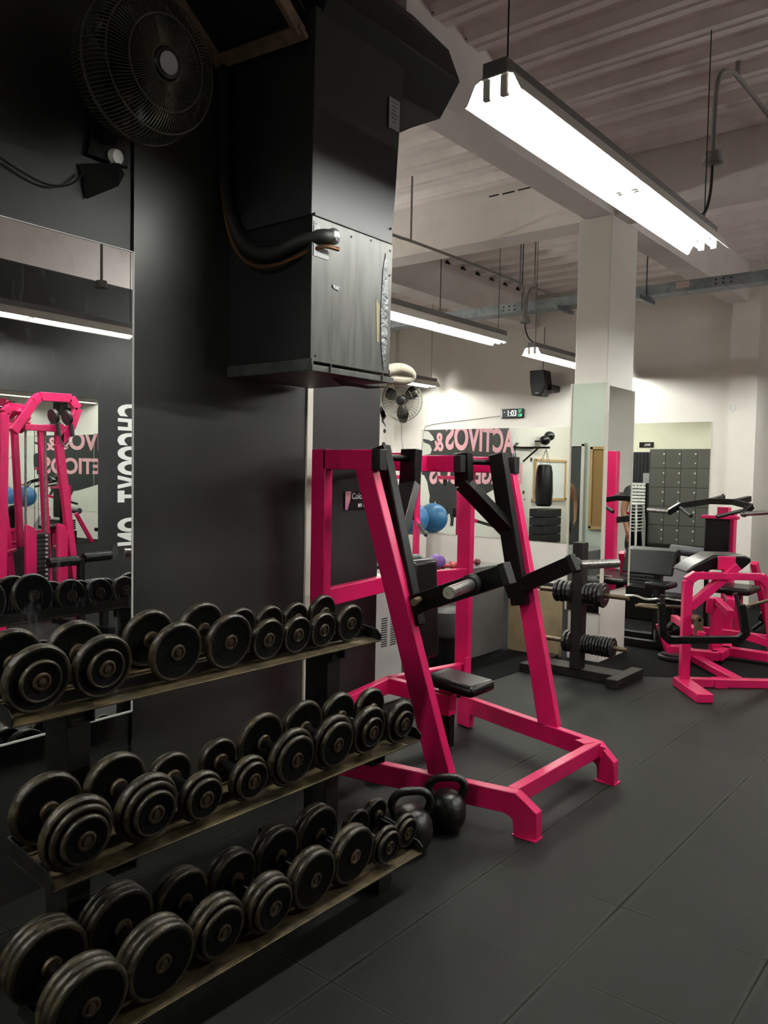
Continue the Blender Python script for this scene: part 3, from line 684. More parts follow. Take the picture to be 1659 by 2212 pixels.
ordw = ['leftmost', 'second from the left', 'third from the left', 'fourth from the left', 'fourth from the right', 'third from the right', 'second from the right', 'rightmost']
TOP = [(1.084,2.046,.982,.096,S1),(1.281,2.050,.979,.094,S1),(1.536,2.050,.981,.095,S0),(1.748,2.050,.982,.095,S0),(1.925,2.056,.962,.074,S0),(2.070,2.058,.961,.069,S0),(2.207,2.058,.960,.067,S0),(2.359,2.056,.961,.074,S0)]
MID = [(1.078,1.836,.626,.100,S3),(1.287,1.842,.624,.098,S3),(1.468,1.840,.601,.076,S2),(1.656,1.846,.604,.073,S2),(1.828,1.832,.624,.098,S2),(2.025,1.832,.624,.098,S2),(2.224,1.838,.624,.090,S2b),(2.398,1.828,.619,.083,S2b)]
BOT = [(1.054,1.742,.235,.110,D3),(1.274,1.755,.233,.109,D3),(1.485,1.776,.226,.097,D2s),(1.677,1.765,.228,.094,D2s),(1.871,1.765,.229,.099,D2),(2.073,1.770,.229,.102,D2),(2.251,1.775,.203,.074,L2),(2.394,1.800,.204,.068,L2)]
LOOK = {id(S1): 'black dumbbell with small disc on big plate', id(S0): 'plain single-plate black iron dumbbell', id(S3): 'large black dumbbell with three stepped plates',
        id(S2): 'black dumbbell with two stepped plates', id(S2b): 'black dumbbell with a small raised front disc', id(D3): 'heavy thick dumbbell of stacked chipped plates',
        id(D2s): 'heavy dumbbell with smaller front disc', id(D2): 'thick double-plate black dumbbell', id(L2): 'small light dumbbell with two thin plates'}
SHN = {'T': 'top', 'M': 'middle', 'B': 'bottom'}
bright_hub = M('bright_hub', (.22, .13, .10), .35, .6)
for key, rows in (('T', TOP), ('M', MID), ('B', BOT)):
    y0, z0 = SH[key][:2]
    for i, (x, y, z, r, st) in enumerate(rows):
        zs = z0 + TILT*(y-y0); z = zs + r*math.cos(R_(8.2)) + .0035 + TILT*.01
        dumbbell((x, y, z), r, st, '%s, %s on %s shelf' % (LOOK[id(st)], ordw[i], SHN[key]), hub=bright_hub if (key == 'B' and i == 5) else None, spin=random.uniform(0, 6.28))

# ------------------------------------------------------------------ kettlebells
def kettlebell(x, y, rb, ht, label, ang):
    t = thing('kettlebell', (x, y, 0), label, 'kettlebell', 'black kettlebells on the floor')
    MB().lathe([(0,.0),(rb*.62,.0),(rb*.70,.006),(rb*.93,rb*.5),(rb,rb*.92),(rb*.95,rb*1.35),(rb*.72,rb*1.78),(rb*.4,rb*1.95),(0,rb*1.98)], (x,y,0), (0,0,1), 36).build('body', kettle_iron, t)
    d = Vector((math.cos(ang), math.sin(ang), 0)); o = Vector((x,y,0)); z1 = rb*1.62
    pts = [o+d*(rb*.55)+Vector((0,0,z1-.03)), o+d*(rb*.80)+Vector((0,0,z1+.015)), o+d*(rb*.93)+Vector((0,0,z1+.055)), o+d*(rb*.62)+Vector((0,0,ht-.016)), o+Vector((0,0,ht-.012)), o-d*(rb*.62)+Vector((0,0,ht-.016)), o-d*(rb*.93)+Vector((0,0,z1+.055)), o-d*(rb*.80)+Vector((0,0,z1+.015)), o-d*(rb*.55)+Vector((0,0,z1-.03))]
    MB().tube(pts, .0175, 14, smooth=3).build('handle', kettle_iron, t)
    return t
kettlebell(2.625, 1.945, .093, .262, 'black kettlebell nearest the rack, left of the other kettlebell', R_(-38))
kettlebell(2.885, 1.945, .088, .245, 'black kettlebell standing against the pink base rail', R_(-48))

# ------------------------------------------------------------------ pink press machine
pm_ = thing('row_machine', (3.5, 2.2, 0), 'large hot pink plate-loaded press machine with black arms and seat', 'exercise machine')
def xn(y): return 3.040 - .185*(y-1.6)          # left face of the near side frame
def xf(y): return 3.857 + .262*(y-1.6)          # left face of the far side frame
TW = .052
rail = [(2.74,.19),(1.685,.19),(1.590,.118),(1.588,.006),(1.690,.006),(1.694,.066),(1.705,.080),(1.735,.091),(2.62,.091),(2.63,.006),(2.74,.006)]
for fx, nm in ((xn, 'near'), (xf, 'far')):
    o = MB().prism(rail, lambda p, d: (fx(p[0])+d, p[0], p[1]), TW).build('base_rail', pink, pm_, bevel=.004)
    mb = MB(); mb.box((fx(1.64)+TW/2, 1.64, .003), (.07, .115, .006)); mb.build('foot_plate', pink, o, org=ORG[o.name])
    # rear post, inclined leg
    yp = 2.66
    MB().box((fx(yp)+TW/2, yp+.048, (.19+1.665)/2), (TW, .092, 1.665-.19)).build('rear_post', pink, pm_, bevel=.004)
    top, bot = ((2.475, 2.37), (2.10, 1.975)) if nm == 'near' else ((2.475, 2.375), (2.085, 1.965))
    leg = [(top[0],1.572),(top[1],1.572),(bot[1],.188),(bot[0],.188)]
    xt, xb_ = fx(2.66), fx(2.04)
    MB().prism(leg, lambda p, d: (xb_+(xt-xb_)*(p[1]-.188)/1.384+d, p[0], p[1]), TW).build('leg', pink, pm_, bevel=.004)
# apex points of the v-shaped braces
AP = (3.56, 2.815)
pa = (xn(2.66)+TW, 2.69); pb = (xf(2.66), 2.69)
for z, h, nm in ((1.615,.092,'top_brace'), (.940,.088,'middle_brace'), (.355,.088,'lower_brace')):
    mb = MB(); mb.beam((pa[0]-.02, pa[1], z), (AP[0]+.01, AP[1]+.003, z), .05, h); mb.beam((pb[0]+.02, pb[1], z), (AP[0]-.01, AP[1]+.003, z), .05, h)
    mb.build(nm, pink, pm_, bevel=.004)
MB().box((xf(2.66)-.012, 2.655, .37), (.05, .012, .14)).build('bolt_plate', pink, pm_, bevel=.002)
MB().beam((xn(1.72)+TW, 1.725, .152), (xf(1.70), 1.70, .160), .05, .075).build('front_crossbar', pink, pm_, bevel=.004)
mb = MB(); mb.box((xf(1.70)-.004, 1.665, .150), (.012, .03, .06)); mb.beam((xf(1.70)-.01, 1.73, .198), (xf(1.8)-.10, 1.76, .198), .07, .006); mb.build('gusset', pink, pm_, bevel=.002)
# top side arms
def vline(x): return AP[1]-.02-(AP[1]-pa[1])*abs(x-AP[0])/(AP[0]-pa[0])
for x0, yf, yr in ((xn(2.66), 2.36, 2.66), (3.295, 2.50, vline(3.3)), (3.785, 2.545, vline(3.8)), (xf(2.66), 2.40, 2.66)):
    o = MB().box((x0+TW/2, (yf+yr)/2+.01, 1.615), (TW, yr-yf+.02, .094)).build('side_arm', pink, pm_, bevel=.004)
    MB().box((x0+TW/2, yf-.012, 1.615), (TW+.004, .05, .098)).build('end_cap', rubber_cap, o, bevel=.004, org=ORG[o.name])
    mb = MB()
    for (yy, zz) in ((yf+.07, 1.638), (yr-.08, 1.590)): mb.cyl((x0-.004, yy, zz), (x0, yy, zz), .009, 10)
    mb.build('bolt', pink, o, org=ORG[o.name])
# press arms
def press_arm(main, inner, sgn, armA, armB, peg, grip, nm):
    """main, inner: lists of points of the straight and the bent prong"""
    mb = MB()
    for pts in (main, inner):
        for a, b in zip(pts[:-1], pts[1:]): 
            d = (Vector(b)-Vector(a)).normalized()
            mb.beam(Vector(a)-d*.012, Vector(b)+d*.012, .056, .098, up=(0,-1,.15))
    arm = mb.build('press_arm', black_metal, pm_, bevel=.005)
    a, b = Vector(armA), Vector(armB); d = (b-a).normalized()
    mb = MB().beam(a-d*.03, b, .055, .088); h = mb.build('loading_bar', black_metal, arm, bevel=.005, org=ORG[arm.name])
    MB().beam(b-d*.02, b+d*.012, .060, .094).build('bar_cap', rubber_cap, h, bevel=.003, org=ORG[h.name])
    p0, p1 = Vector(peg[0]), Vector(peg[1]); pd = (p1-p0).normalized()
    MB().lathe([(0,0),(.040,0),(.044,.012),(.044,.045),(.034,.055),(0,.055)], p0, pd, 22).build('collar', rubber_cap, arm, org=ORG[arm.name])
    MB().cyl(p0+pd*.03, p1, .0255, 24).build('weight_peg', steel, arm, bevel=.002, org=ORG[arm.name])
    MB().cyl(grip[0], grip[1], .0165, 16).build('hand_grip', grip[2], arm, org=ORG[arm.name])
    return arm
press_arm([(2.965,2.425,1.665),(2.96,2.20,.865)], [(3.235,2.44,1.665),(3.225,2.44,1.50),(2.968,2.32,1.25)], -1, (2.95,2.165,.965), (2.945,1.705,1.145), ((2.915,1.855,1.09),(2.57,1.745,1.098)), ((2.97,2.16,.985),(2.83,2.105,.99),rust_steel), 'near')
press_arm([(4.035,2.42,1.665),(4.03,2.245,.835)], [(3.865,2.545,1.665),(3.865,2.535,1.50),(4.03,2.345,1.25)], 1, (4.03,2.30,.905), (4.03,1.925,1.090), ((4.055,1.955,1.072),(4.435,1.850,1.063)), ((4.03,2.26,.90),(4.20,2.26,.895),cable_black), 'far')
for a, b, ra in (((2.90,2.43,1.628),(3.31,2.46,1.632),.016), ((3.80,2.55,1.628),(4.17,2.44,1.628),.016)):
    o = MB().cyl(a, b, ra, 16).build('pivot_shaft', black_metal, pm_)
    a, b = Vector(a), Vector(b); d = (b-a).normalized()
    MB().lathe([(0,0),(.03,0),(.03,.028),(.018,.032),(0,.032)], b-d*.06, d, 16).build('bearing', black_metal, o, org=ORG[o.name])
# seat spine, seat, backrest
MB().beam((3.55, 2.80, .355), (3.535, 2.36, .355), .05, .088).build('spine', pink, pm_, bevel=.004)
MB().box((3.525, 2.40, .335), (.075, .10, .11)).build('seat_socket', pink, pm_, bevel=.004)
MB().box((3.525, 2.385, .225), (.052, .062, .235)).build('seat_post', black_metal, pm_, bevel=.003)
MB().cyl((3.56,2.38,.37),(3.60,2.36,.37),.012,12).build('adjuster_knob', black_metal, pm_)
MB().box((3.525, 2.315, .463), (.235, .315, .062), Matrix.Rotation(R_(4), 3, 'X')).build('seat_pad', vinyl, pm_, bevel=.028, segs=4)
MB().box((3.52, 2.30, .424), (.12, .20, .02)).build('seat_plate', pink, pm_, bevel=.003)
MB().box((3.63, 2.635, .80), (.235, .065, .56), Matrix.Rotation(R_(-3), 3, 'X')).build('backrest', vinyl, pm_, bevel=.03, segs=4)
MB().box((3.60, 2.735, .80), (.06, .14, .05)).build('backrest_bracket', pink, pm_, bevel=.003)

# ------------------------------------------------------------------ weight plate tree
tr = thing('plate_tree', (5.76, 2.72, 0), 'black weight plate tree with h-shaped base in front of the white column', 'plate rack')
mb = MB().box((5.87, 2.36, .037), (.50, .092, .070)); mb.box((5.87, 3.078, .037), (.50, .092, .070)); mb.box((5.85, 2.72, .037), (.20, .63, .070)); mb.build('base', rack_black, tr, bevel=.003)
MB().box((5.785, 2.712, .56), (.09, .09, .98)).build('upright', rack_black, tr, bevel=.004)
PEG = {'upper': .660, 'lower': .270}
for nm, z in PEG.items():
    for s, yend in ((1, 3.045), (-1, 2.315)):
        MB().cyl((5.785, 2.712, z), (5.785, yend, z+(.0)), .0185, 18).build('peg', rust_steel, tr)
def hex_plate(y, z, r, th, sgn, label):
    o = MB(); n = 12
    prof = [(.020,0),(r*.30,0),(r*.34,-.004),(r*.62,-.004),(r*.70,.002),(r*.93,0),(r,th*.2),(r,th*.8),(r*.93,th),(r*.70,th-.002),(r*.62,th+.004),(r*.34,th+.004),(r*.3,th),(.020,th),(.020,0)]
    o.lathe(prof, (5.785, y, z-.0), (0, sgn, 0), n)
    ob = o.build('weight_plate', MATS['plate_rubber'], org=(5.785, y, z), bevel=.002, smooth=0)
    ob.rotation_euler = (0, random.uniform(0, .5), 0)
    return tag(ob, label, 'weight plate', 'black twelve-sided plates on the plate tree')
M('plate_rubber', (.010, .0098, .0096), .40, bump=.1, spec=.4)
num = ['first', 'second', 'third', 'fourth', 'fifth', 'sixth', 'seventh', 'eighth', 'ninth', 'tenth']
def row(sgn, z, specs, nm):
    y = 2.712+sgn*.047
    for i, (r, th) in enumerate(specs):
        hex_plate(y, z, r, th, sgn, 'black rubber plate, %s out from the post on the %s peg' % (num[i], nm)); y += sgn*(th+.0075)
row(-1, .660, [(.080,.026),(.086,.024),(.090,.026),(.094,.028),(.096,.030)], 'upper right')
row(1, .660, [(.086,.034),(.080,.028),(.086,.030),(.088,.028)], 'upper left')
row(-1, .270, [(.074,.017)]*3+[(.076,.018)]*3+[(.078,.018)]*4, 'lower right')
row(1, .270, [(.082,.024),(.086,.028)], 'lower left')

# ------------------------------------------------------------------ things behind the press machine
o = MB().box((6.30, 3.365, .285), (.055, .50, .565))
tag(o.build('plywood_panel', plywood, org=(6.30,3.365,0), bevel=.003), 'worn plywood board standing on edge left of the white column', 'board')
o = MB().box((5.15, 3.90, .385), (2.2, .50, .77)); tag(o.build('low_cabinet', M('dark_cabinet', (.105,.102,.098), .6, col2=(.085,.083,.08), scale=3), org=(5.15,3.9,0), bevel=.006), 'long dark grey low cabinet behind the pink machine', 'cabinet')
t = thing('vented_unit', (4.25, 3.50, 0), 'white floor-standing unit with louvred vents just right of the black wall', 'appliance')
MB().box((4.12, 3.50, .425), (.50, .32, .85)).build('casing', M('casing_white', (.42,.42,.41), .45), t, bevel=.012)
mb = MB()
for k in range(13):
    for c in (4.165, 4.262): mb.box((c, 3.3385, .40+.0155*k), (.062, .003, .006))
mb.build('vent_slot', hole_dark, t)
t = thing('litter_bin', (5.10, 3.40, 0), 'black plastic litter bin with rounded lid behind the seat of the pink machine', 'bin')
MB().lathe([(0,0),(.12,0),(.15,.36),(0,.36)], (5.02,3.42,.006), (0,0,1), 28).build('body', black_gloss, t)
MB().lathe([(.166,.345),(.170,.36),(.166,.375),(.160,.45),(.135,.525),(.08,.555),(0,.56)], (5.02,3.42,0), (0,0,1), 28).build('lid', MATS['rubber_cap'], t)
o = MB().box((5.245,3.52,.12),(.04,.06,.235)); tag(o.build('cleaning_bottle', yellow, org=(5.245,3.52,0), bevel=.012), 'yellow bottle on the floor beside the black bin', 'bottle')
# kettlebell and small dumbbells on the cabinet
def soft_bell(x, y, z, r, mt, label):
    t = thing('kettlebell', (x, y, z), label, 'kettlebell')
    MB().ball((x,y,z+r*.92), r, 24, (1,1,.92)).build('body', mt, t)
    MB().tube([(x-.02,y+.03,z+r*.9),(x-.10,y+.06,z+r*1.25),(x-.125,y+.06,z+r*.9),(x-.10,y+.05,z+r*.55),(x-.02,y+.03,z+r*.7)], .016, 10, smooth=2).build('handle', cable_black, t)
    return t
soft_bell(5.42, 3.80, .772, .070, purple, 'purple vinyl kettlebell lying on the low cabinet behind the pink machine')
soft_bell(5.20, 3.86, .772, .075, cable_black, 'black vinyl kettlebell left of the purple one')
def mini(x, y, z, mt, label, a=.4):
    t = thing('hand_weight', (x,y,z), label, 'hand weight', 'small red hand weights on the low cabinet')
    d = Vector((math.cos(a), math.sin(a), 0)); o = Vector((x,y,z+.031))
    MB().cyl(o-d*.06, o+d*.06, .013, 12).build('handle', mt, t)
    for s in (-1,1): MB().lathe([(0,-.022),(.022,-.022),(.031,-.012),(.031,.012),(.022,.022),(0,.022)], o+d*(s*.062), d, 8).build('head', mt, t, bevel=.003)
pos = ['leftmost', 'second from left', 'third from left', 'rightmost']
for i, xx in enumerate((5.44, 5.53, 5.63, 5.86)): mini(xx, 3.73+.015*(i%2), .772, red_vinyl if i != 3 else M('dark_red', (.13,.02,.03), .5), 'small red hand weight on the low cabinet, %s' % pos[i], a=-1.0+.25*i)

# ------------------------------------------------------------------ pink frame and exercise balls at the back wall
t = thing('lat_machine', (10.0, 7.42, 0), 'slim pink exercise machine with bent top corner in front of the back mirror', 'exercise machine')
mb = MB(); mb.beam((10.0,7.42,0),(10.0,7.42,1.42),.06,.09,up=(0,1,0)); mb.beam((10.0,7.42,1.40),(10.0,7.50,1.50),.06,.06,up=(1,0,0)); mb.beam((10.0,7.49,1.495),(10.0,7.86,1.495),.06,.06); mb.beam((9.75,7.42,.03),(10.4,7.42,.03),.08,.06)
mb.build('frame', pink, t, bevel=.004)
MB().cyl((10.0,7.72,1.47),(10.0,7.72,1.36),.035,12).build('pulley', cable_black, t)
MB().beam((9.98,7.42,.86),(9.78,7.20,.78),.045,.06).build('lever', pink, t, bevel=.003)
MB().beam((9.78,7.20,.78),(9.5,6.87,.66),.04,.05).build('grip', cable_black, t, bevel=.006)
MB().box((9.97,7.50,.92),(.10,.10,.16)).build('carriage', cable_black, t, bevel=.01)
def bigball(x, y, z, r, label):
    o = MB().ball((x,y,z), r, 36); return tag(o.build('exercise_ball', blue_ball, org=(x,y,z)), label, 'ball')
bigball(10.325, 7.72, .83, .245, 'big blue exercise ball against the back wall mirror')
o = MB().box((10.33,7.72,.2925),(.30,.30,.585)); tag(o.build('ball_stand', wall_white, org=(10.33,7.72,0), bevel=.01), 'white plinth under the blue ball by the back wall', 'stand')

# ------------------------------------------------------------------ wall fan, speaker and clock on the back wall
ft2, P2 = fan((10.22, 7.92, 2.72), (-.93, -.30, -.2), .335, .15, 'black caged wall fan on the white back wall at the left', None, spokes=36, hubsticker=False)
MB().beam((10.25,7.93,2.68),(10.36,7.99,2.44),.05,.06).build('bracket_arm', black_metal, ft2, bevel=.004)
MB().lathe([(0,0),(.06,.02),(.09,.12),(0,.12)], (10.36,8.0,2.36), (0,0,1), 12).build('bracket_foot', black_metal, ft2)
MB().beam((10.36,8.0,2.44),(10.49,8.1,2.44),.05,.05).build('bracket_bar', black_metal, ft2)
t = thing('wall_speaker', (10.35, 5.50, 2.87), 'black tilted loudspeaker on the white back wall above the clock', 'loudspeaker')
MB().prism([(-.13,.17),(.10,.17),(.13,-.05),(.06,-.20),(-.09,-.18),(-.12,-.02)], lambda p, d: (10.22+d, 5.52-p[0], 2.87+p[1]), .2).build('cabinet', black_gloss, t, bevel=.012)
MB().box((10.47,5.39,2.80),(.26,.06,.08)).build('bracket', black_metal, t, bevel=.004)
MB().box((10.214,5.52,2.72),(.003,.05,.012)).build('badge', paper, t)
o = MB().tube([(10.5,5.60,3.02),(10.56,5.61,3.2),(10.56,5.61,3.7)], .006, 6); tag(o.build('speaker_cable', cable_black, org=(10.56,5.61,3.3)), 'thin vertical cable above the wall speaker', 'cable')
yc, zc = 6.115, 2.475
t = thing('digital_clock', (XB-.02, yc, zc), 'black digital wall clock with white and green digits', 'clock')
MB().box((XB-.02, yc, zc), (.036, .385, .138)).build('case', black_gloss, t, bevel=.01)
fm = lambda y, z: frame_m((XB-.0395, y, z), (0,-1,0), (0,0,1))
text_mesh('time_digits', '1:03', .125, led_white, fm(yc+.0, zc-.002), ext=.0005, bold=.0008, parent=t, sx=.78)
text_mesh('date_digits', '27', .055, led_green, fm(yc-.135, zc+.033), ext=.0005, bold=.0003, parent=t)
text_mesh('date_digits', '128', .055, led_green, fm(yc-.135, zc-.030), ext=.0005, bold=.0003, parent=t, sx=.85)
mb = MB()
for k, h in enumerate((.014,.02,.02,.014,.016)): mb.box((XB-.0395, yc+.172, zc+.05-.025*k), (.001, .014, h*.8))
mb.box((XB-.0395, yc+.125, zc+.022), (.001,.010,.010)); mb.build('indicator_light', led_white, t)
o = MB().tube([(XB-.01,6.31,2.45),(XB-.006,6.9,2.40),(XB-.006,7.72,2.345),(XB-.006,7.75,2.25),(XB-.006,7.78,1.9),(XB-.006,7.95,1.70),(XB-.006,8.12,1.78),(XB-.006,8.20,2.05),(XB-.006,8.22,2.5)], .0045, 5, smooth=2)
tag(o.build('clock_cable', conduit_grey, org=(XB,7,2.3)), 'thin cable drooping along the back wall from the clock', 'cable')

t = thing('rubber_wedge', (3.08, 2.42, 0), 'small black rubber wedge on the floor behind the near pink base rail', 'wedge')
MB().prism([(0,0),(.16,0),(.13,.035),(.10,.012),(.05,.05)], lambda p, d: (3.02+p[0]*.8+d*.4, 2.52-p[0]*.6+d*.5, p[1]+.001), .07).build('wedge_body', cable_black, t)

# ------------------------------------------------------------------ pink machine at the right
P0 = Vector((6.10, 1.95, 0)); DU = Vector((.62, -.785, 0)).normalized(); NU = Vector((-.785, -.62, 0)).normalized()
def U(u, z, off=0.): return P0 + DU*u + NU*off + Vector((0,0,z))
t = thing('leg_machine', P0, 'pink leg machine with tilted black pad and black u-shaped bar at the right edge', 'exercise machine')
TB = .066
mb = MB(); mb.beam(U(-.045,.05), U(-.045,.80), TB, .06, up=NU); mb.beam(U(-.052,.795), U(.02,.845), TB, .06, up=NU); mb.beam(U(.0,.838), U(.50,.838), .052, .06, up=NU); mb.beam(U(.49,.842), U(.565,.77), TB, .06, up=NU); mb.beam(U(.560,.78), U(.64,.05), TB, .06, up=NU)
mb.build('arch_frame', pink, t, bevel=.004)
mb = MB(); mb.beam(U(-.10,.032,-.02), U(.85,.032,-.02), .07, .062); mb.build('base_bar', pink, t, bevel=.004)
MB().beam(U(-.06,.033,-.03), U(-.055,.033,.44), .115, .062).build('front_foot', pink, t, bevel=.004)
MB().box(U(.225,.032,-.015), (.09,.09,.07), Matrix.Rotation(math.atan2(DU.y,DU.x),3,'Z')).build('joint_sleeve', pink, t, bevel=.004)
MB().beam((6.40,1.70,.034), (6.93,2.17,.036), .085, .055).build('rear_diagonal', pink, t, bevel=.004)
MB().beam(U(-.012,.60,-.02), U(.325,.915,-.02), .062, .070, up=NU).build('pad_strut', pink, t, bevel=.004)
MB().box(U(.26,.93,-.05), (.13,.02,.10), Matrix.Rotation(math.atan2(DU.y,DU.x),3,'Z')).build('pad_bracket', pink, t, bevel=.004)
mb = MB().prism([(-.03,.845),(.04,.905),(.19,.985),(.42,.985),(.465,.965),(.47,.935),(.40,.875),(.36,.865),(.20,.875),(.05,.845)], lambda p, d: U(p[0], p[1], -.10-d), .30)
mb.build('pad', vinyl, t, bevel=.022, segs=4)
# lever with the black u-shaped bar in front of the frame
mb = MB(); uo = .25
seq = [(-.318,.655),(-.300,.445),(-.252,.400),(.245,.415),(.288,.460),(.250,.655)]
for a, b in zip(seq[:-1], seq[1:]):
    A_, B_ = U(*a, uo), U(*b, uo); d = (B_-A_).normalized(); mb.beam(A_-d*.012, B_+d*.012, .050, .048, up=NU)
ub = mb.build('u_bar', black_metal, t, bevel=.004)
MB().cyl(U(-.312,.66,uo), U(-.312,.725,uo), .015, 14).build('grip', rubber_cap, ub, org=ORG[ub.name]); MB().cyl(U(.235,.66,uo), U(.205,.745,uo), .015, 14).build('grip', rubber_cap, ub, org=ORG[ub.name])
MB().cyl(U(-.32,.625,uo), U(-.49,.635,uo-.05), .012, 12).build('grip', rust_steel, ub, org=ORG[ub.name]); MB().cyl(U(.25,.645,uo), U(.46,.69,uo-.05), .012, 12).build('grip', rust_steel, ub, org=ORG[ub.name])
mb = MB(); mb.lathe([(.012,0),(.030,0),(.030,.10),(0,.10)], U(-.005,.53,.16), -NU, 18); mb.box(U(-.005,.47,.14), (.05,.05,.10), Matrix.Rotation(math.atan2(DU.y,DU.x),3,'Z')); mb.build('weight_horn', rust_steel, ub, org=ORG[ub.name])
MB().beam(U(-.005,.43,.22), U(.04,.43,-.5), .05, .05).build('pivot_arm', pink, t, bevel=.003)
# rear half: post, stepped base, plate stand
mb = MB(); mb.beam((7.20,2.10,.02), (7.20,2.10,.53), .085, .07, up=NU); mb.build('rear_post', pink, t, bevel=.004)
mb = MB(); mb.beam((6.95,2.44,.075),(7.03,2.30,.075),.10,.07); mb.beam((7.02,2.32,.075),(6.93,2.22,.075),.10,.07); mb.beam((6.93,2.24,.07),(7.02,2.02,.07),.10,.075); mb.beam((7.0,2.03,.07),(7.30,2.04,.07),.10,.075); mb.beam((7.28,2.06,.07),(7.28,1.55,.07),.09,.075)
mb.build('rear_base', pink, t, bevel=.004)
mb = MB(); mb.beam((7.23,2.07,.235),(7.36,1.90,.215),.05,.055); mb.beam((7.35,1.91,.215),(7.52,1.70,.13),.05,.07); mb.build('rear_brace', pink, t, bevel=.004)
MB().beam((6.95,2.42,.08), (6.90,2.48,.30), .06, .05, up=NU).build('rear_upright', pink, t, bevel=.004)
MB().lathe([(0,.0),(.12,0),(.13,.012),(.13,.03),(.10,.035),(.10,.05),(0,.05)], (6.93,2.36,.005), (0,0,1), 28).build('rubber_foot', cable_black, t)
MB().beam((7.20,2.10,.51), (6.55,1.80,.51), .05, .06).build('top_link', pink, t, bevel=.004)
MB().box((7.15,2.13,.47), (.07,.07,.13)).build('bracket', pink, t, bevel=.004)

# ------------------------------------------------------------------ seated press machine behind it
t = thing('shoulder_press', (8.3, 2.35, 0), 'pink seated press machine with tall black back pad and black arms by the back wall', 'exercise machine')
MB().box((8.33,2.33,.62),(.10,.10,1.22)).build('main_post', pink, t, bevel=.004)
mb = MB(); mb.box((8.22,2.36,1.235),(.12,.10,.10)); mb.box((8.20,2.39,1.185),(.10,.34,.03)); mb.build('head_plate', pink, t, bevel=.004)
MB().box((8.22,2.42,.93),(.06,.235,.53)).build('back_pad', vinyl, t, bevel=.022, segs=4)
MB().box((7.95,2.15,.53),(.40,.34,.065)).build('seat_pad', vinyl, t, bevel=.025, segs=4)
mb = MB(); mb.beam((8.3,2.33,.45),(7.55,2.08,.45),.06,.07); mb.beam((7.95,2.12,.02),(7.95,2.12,.5),.06,.06,up=(1,0,0)); mb.build('seat_frame', pink, t, bevel=.004)
mb = MB(); mb.beam((8.3,2.8,.035),(8.3,1.8,.035),.08,.07); mb.beam((8.3,2.33,.035),(7.4,2.05,.035),.08,.07); mb.beam((8.35,2.10,.75),(8.75,2.02,.03),.06,.06); mb.build('base', pink, t, bevel=.004)
q = 7.9
def Q2(y, z, dx=0): return (q+dx, y, z)
mb = MB(); mb.beam(Q2(2.675,1.295),Q2(2.41,1.345,.05),.05,.055); mb.beam(Q2(2.42,1.345,.05),Q2(2.19,1.345,.05),.05,.055); mb.beam(Q2(2.20,1.345,.05),Q2(2.03,1.31),.05,.055)
mb.beam(Q2(2.675,1.30),Q2(2.76,1.225,-.10),.05,.055); mb.beam(Q2(2.03,1.315),Q2(2.08,1.235,-.10),.05,.055); mb.beam(Q2(2.41,1.345,.05),Q2(2.37,1.375,.30),.05,.055); mb.beam(Q2(2.19,1.345,.05),Q2(2.13,1.375,.30),.05,.055)
arm = mb.build('press_arms', black_metal, t, bevel=.004)
MB().cyl(Q2(2.755,1.235,-.10),Q2(2.965,1.242,-.10),.0215,16).build('weight_peg', steel, arm, org=ORG[arm.name]); MB().cyl(Q2(2.09,1.24,-.10),Q2(1.80,1.275,-.10),.0215,16).build('weight_peg', steel, arm, org=ORG[arm.name])
mb = MB().cyl(Q2(2.66,1.275,-.05),Q2(2.50,1.205,-.22),.018,14); mb.build('hand_grip', rubber_cap, arm, org=ORG[arm.name]); MB().cyl(Q2(2.10,1.27,-.05),Q2(2.27,1.21,-.22),.018,14).build('hand_grip', rubber_cap, arm, org=ORG[arm.name])
MB().lathe([(0,0),(.02,0),(.008,.05),(0,.05)], Q2(2.30,1.37,.05), (0,0,1), 12).build('pivot_pin', black_metal, arm, org=ORG[arm.name])

# ------------------------------------------------------------------ preacher bench with curl bar
t = thing('preacher_bench', (7.5, 2.75, 0), 'black preacher curl bench with wide sloping arm pad beside the column', 'bench')
mb = MB().prism([(-.02,.885),(.06,.905),(.10,.88),(.09,.80),(.05,.80),(.02,.84),(-.05,.66),(-.10,.67)], lambda p, d: (7.42+p[0]*1.3, 2.99-d, p[1]), .455); mb.build('arm_pad', vinyl_grey, t, bevel=.012, segs=3)
mb = MB(); mb.box((7.55,2.74,.42),(.07,.07,.80)); mb.beam((7.55,2.74,.10),(7.20,2.60,.05),.06,.06); mb.build('post', black_metal, t, bevel=.004)
mb = MB(); mb.beam((7.55,3.18,.04),(7.55,2.58,.04),.07,.075); mb.beam((7.22,3.0,.04),(7.22,2.35,.04),.07,.07); mb.beam((7.55,2.66,.04),(7.22,2.55,.04),.07,.07); mb.build('base', black_metal, t, bevel=.004)
MB().box((7.16,2.575,.602),(.26,.22,.055)).build('seat_pad', vinyl, t, bevel=.022, segs=4)
MB().box((7.18,2.575,.31),(.055,.055,.55)).build('seat_post', black_metal, t, bevel=.003)
mb = MB(); mb.cyl((7.30,2.83,.375),(7.30,2.36,.405),.016,12); mb.cyl((7.30,2.83,.36),(7.52,2.80,.34),.014,10); mb.build('bar_holder', rust_steel, t)
MB().beam((7.56,2.70,.09),(7.50,2.56,.24),.03,.03).build('brace', steel, t)
o = MB().tube([(7.16,3.05,.462),(7.16,2.88,.468),(7.16,2.80,.482),(7.16,2.70,.450),(7.16,2.60,.470),(7.16,2.535,.488),(7.16,2.40,.474),(7.16,2.20,.478)], .0125, 12, smooth=2)
tag(o.build('curl_bar', chrome, org=(7.16,2.6,.47)), 'shiny zigzag curl bar lying across the black preacher bench', 'barbell')
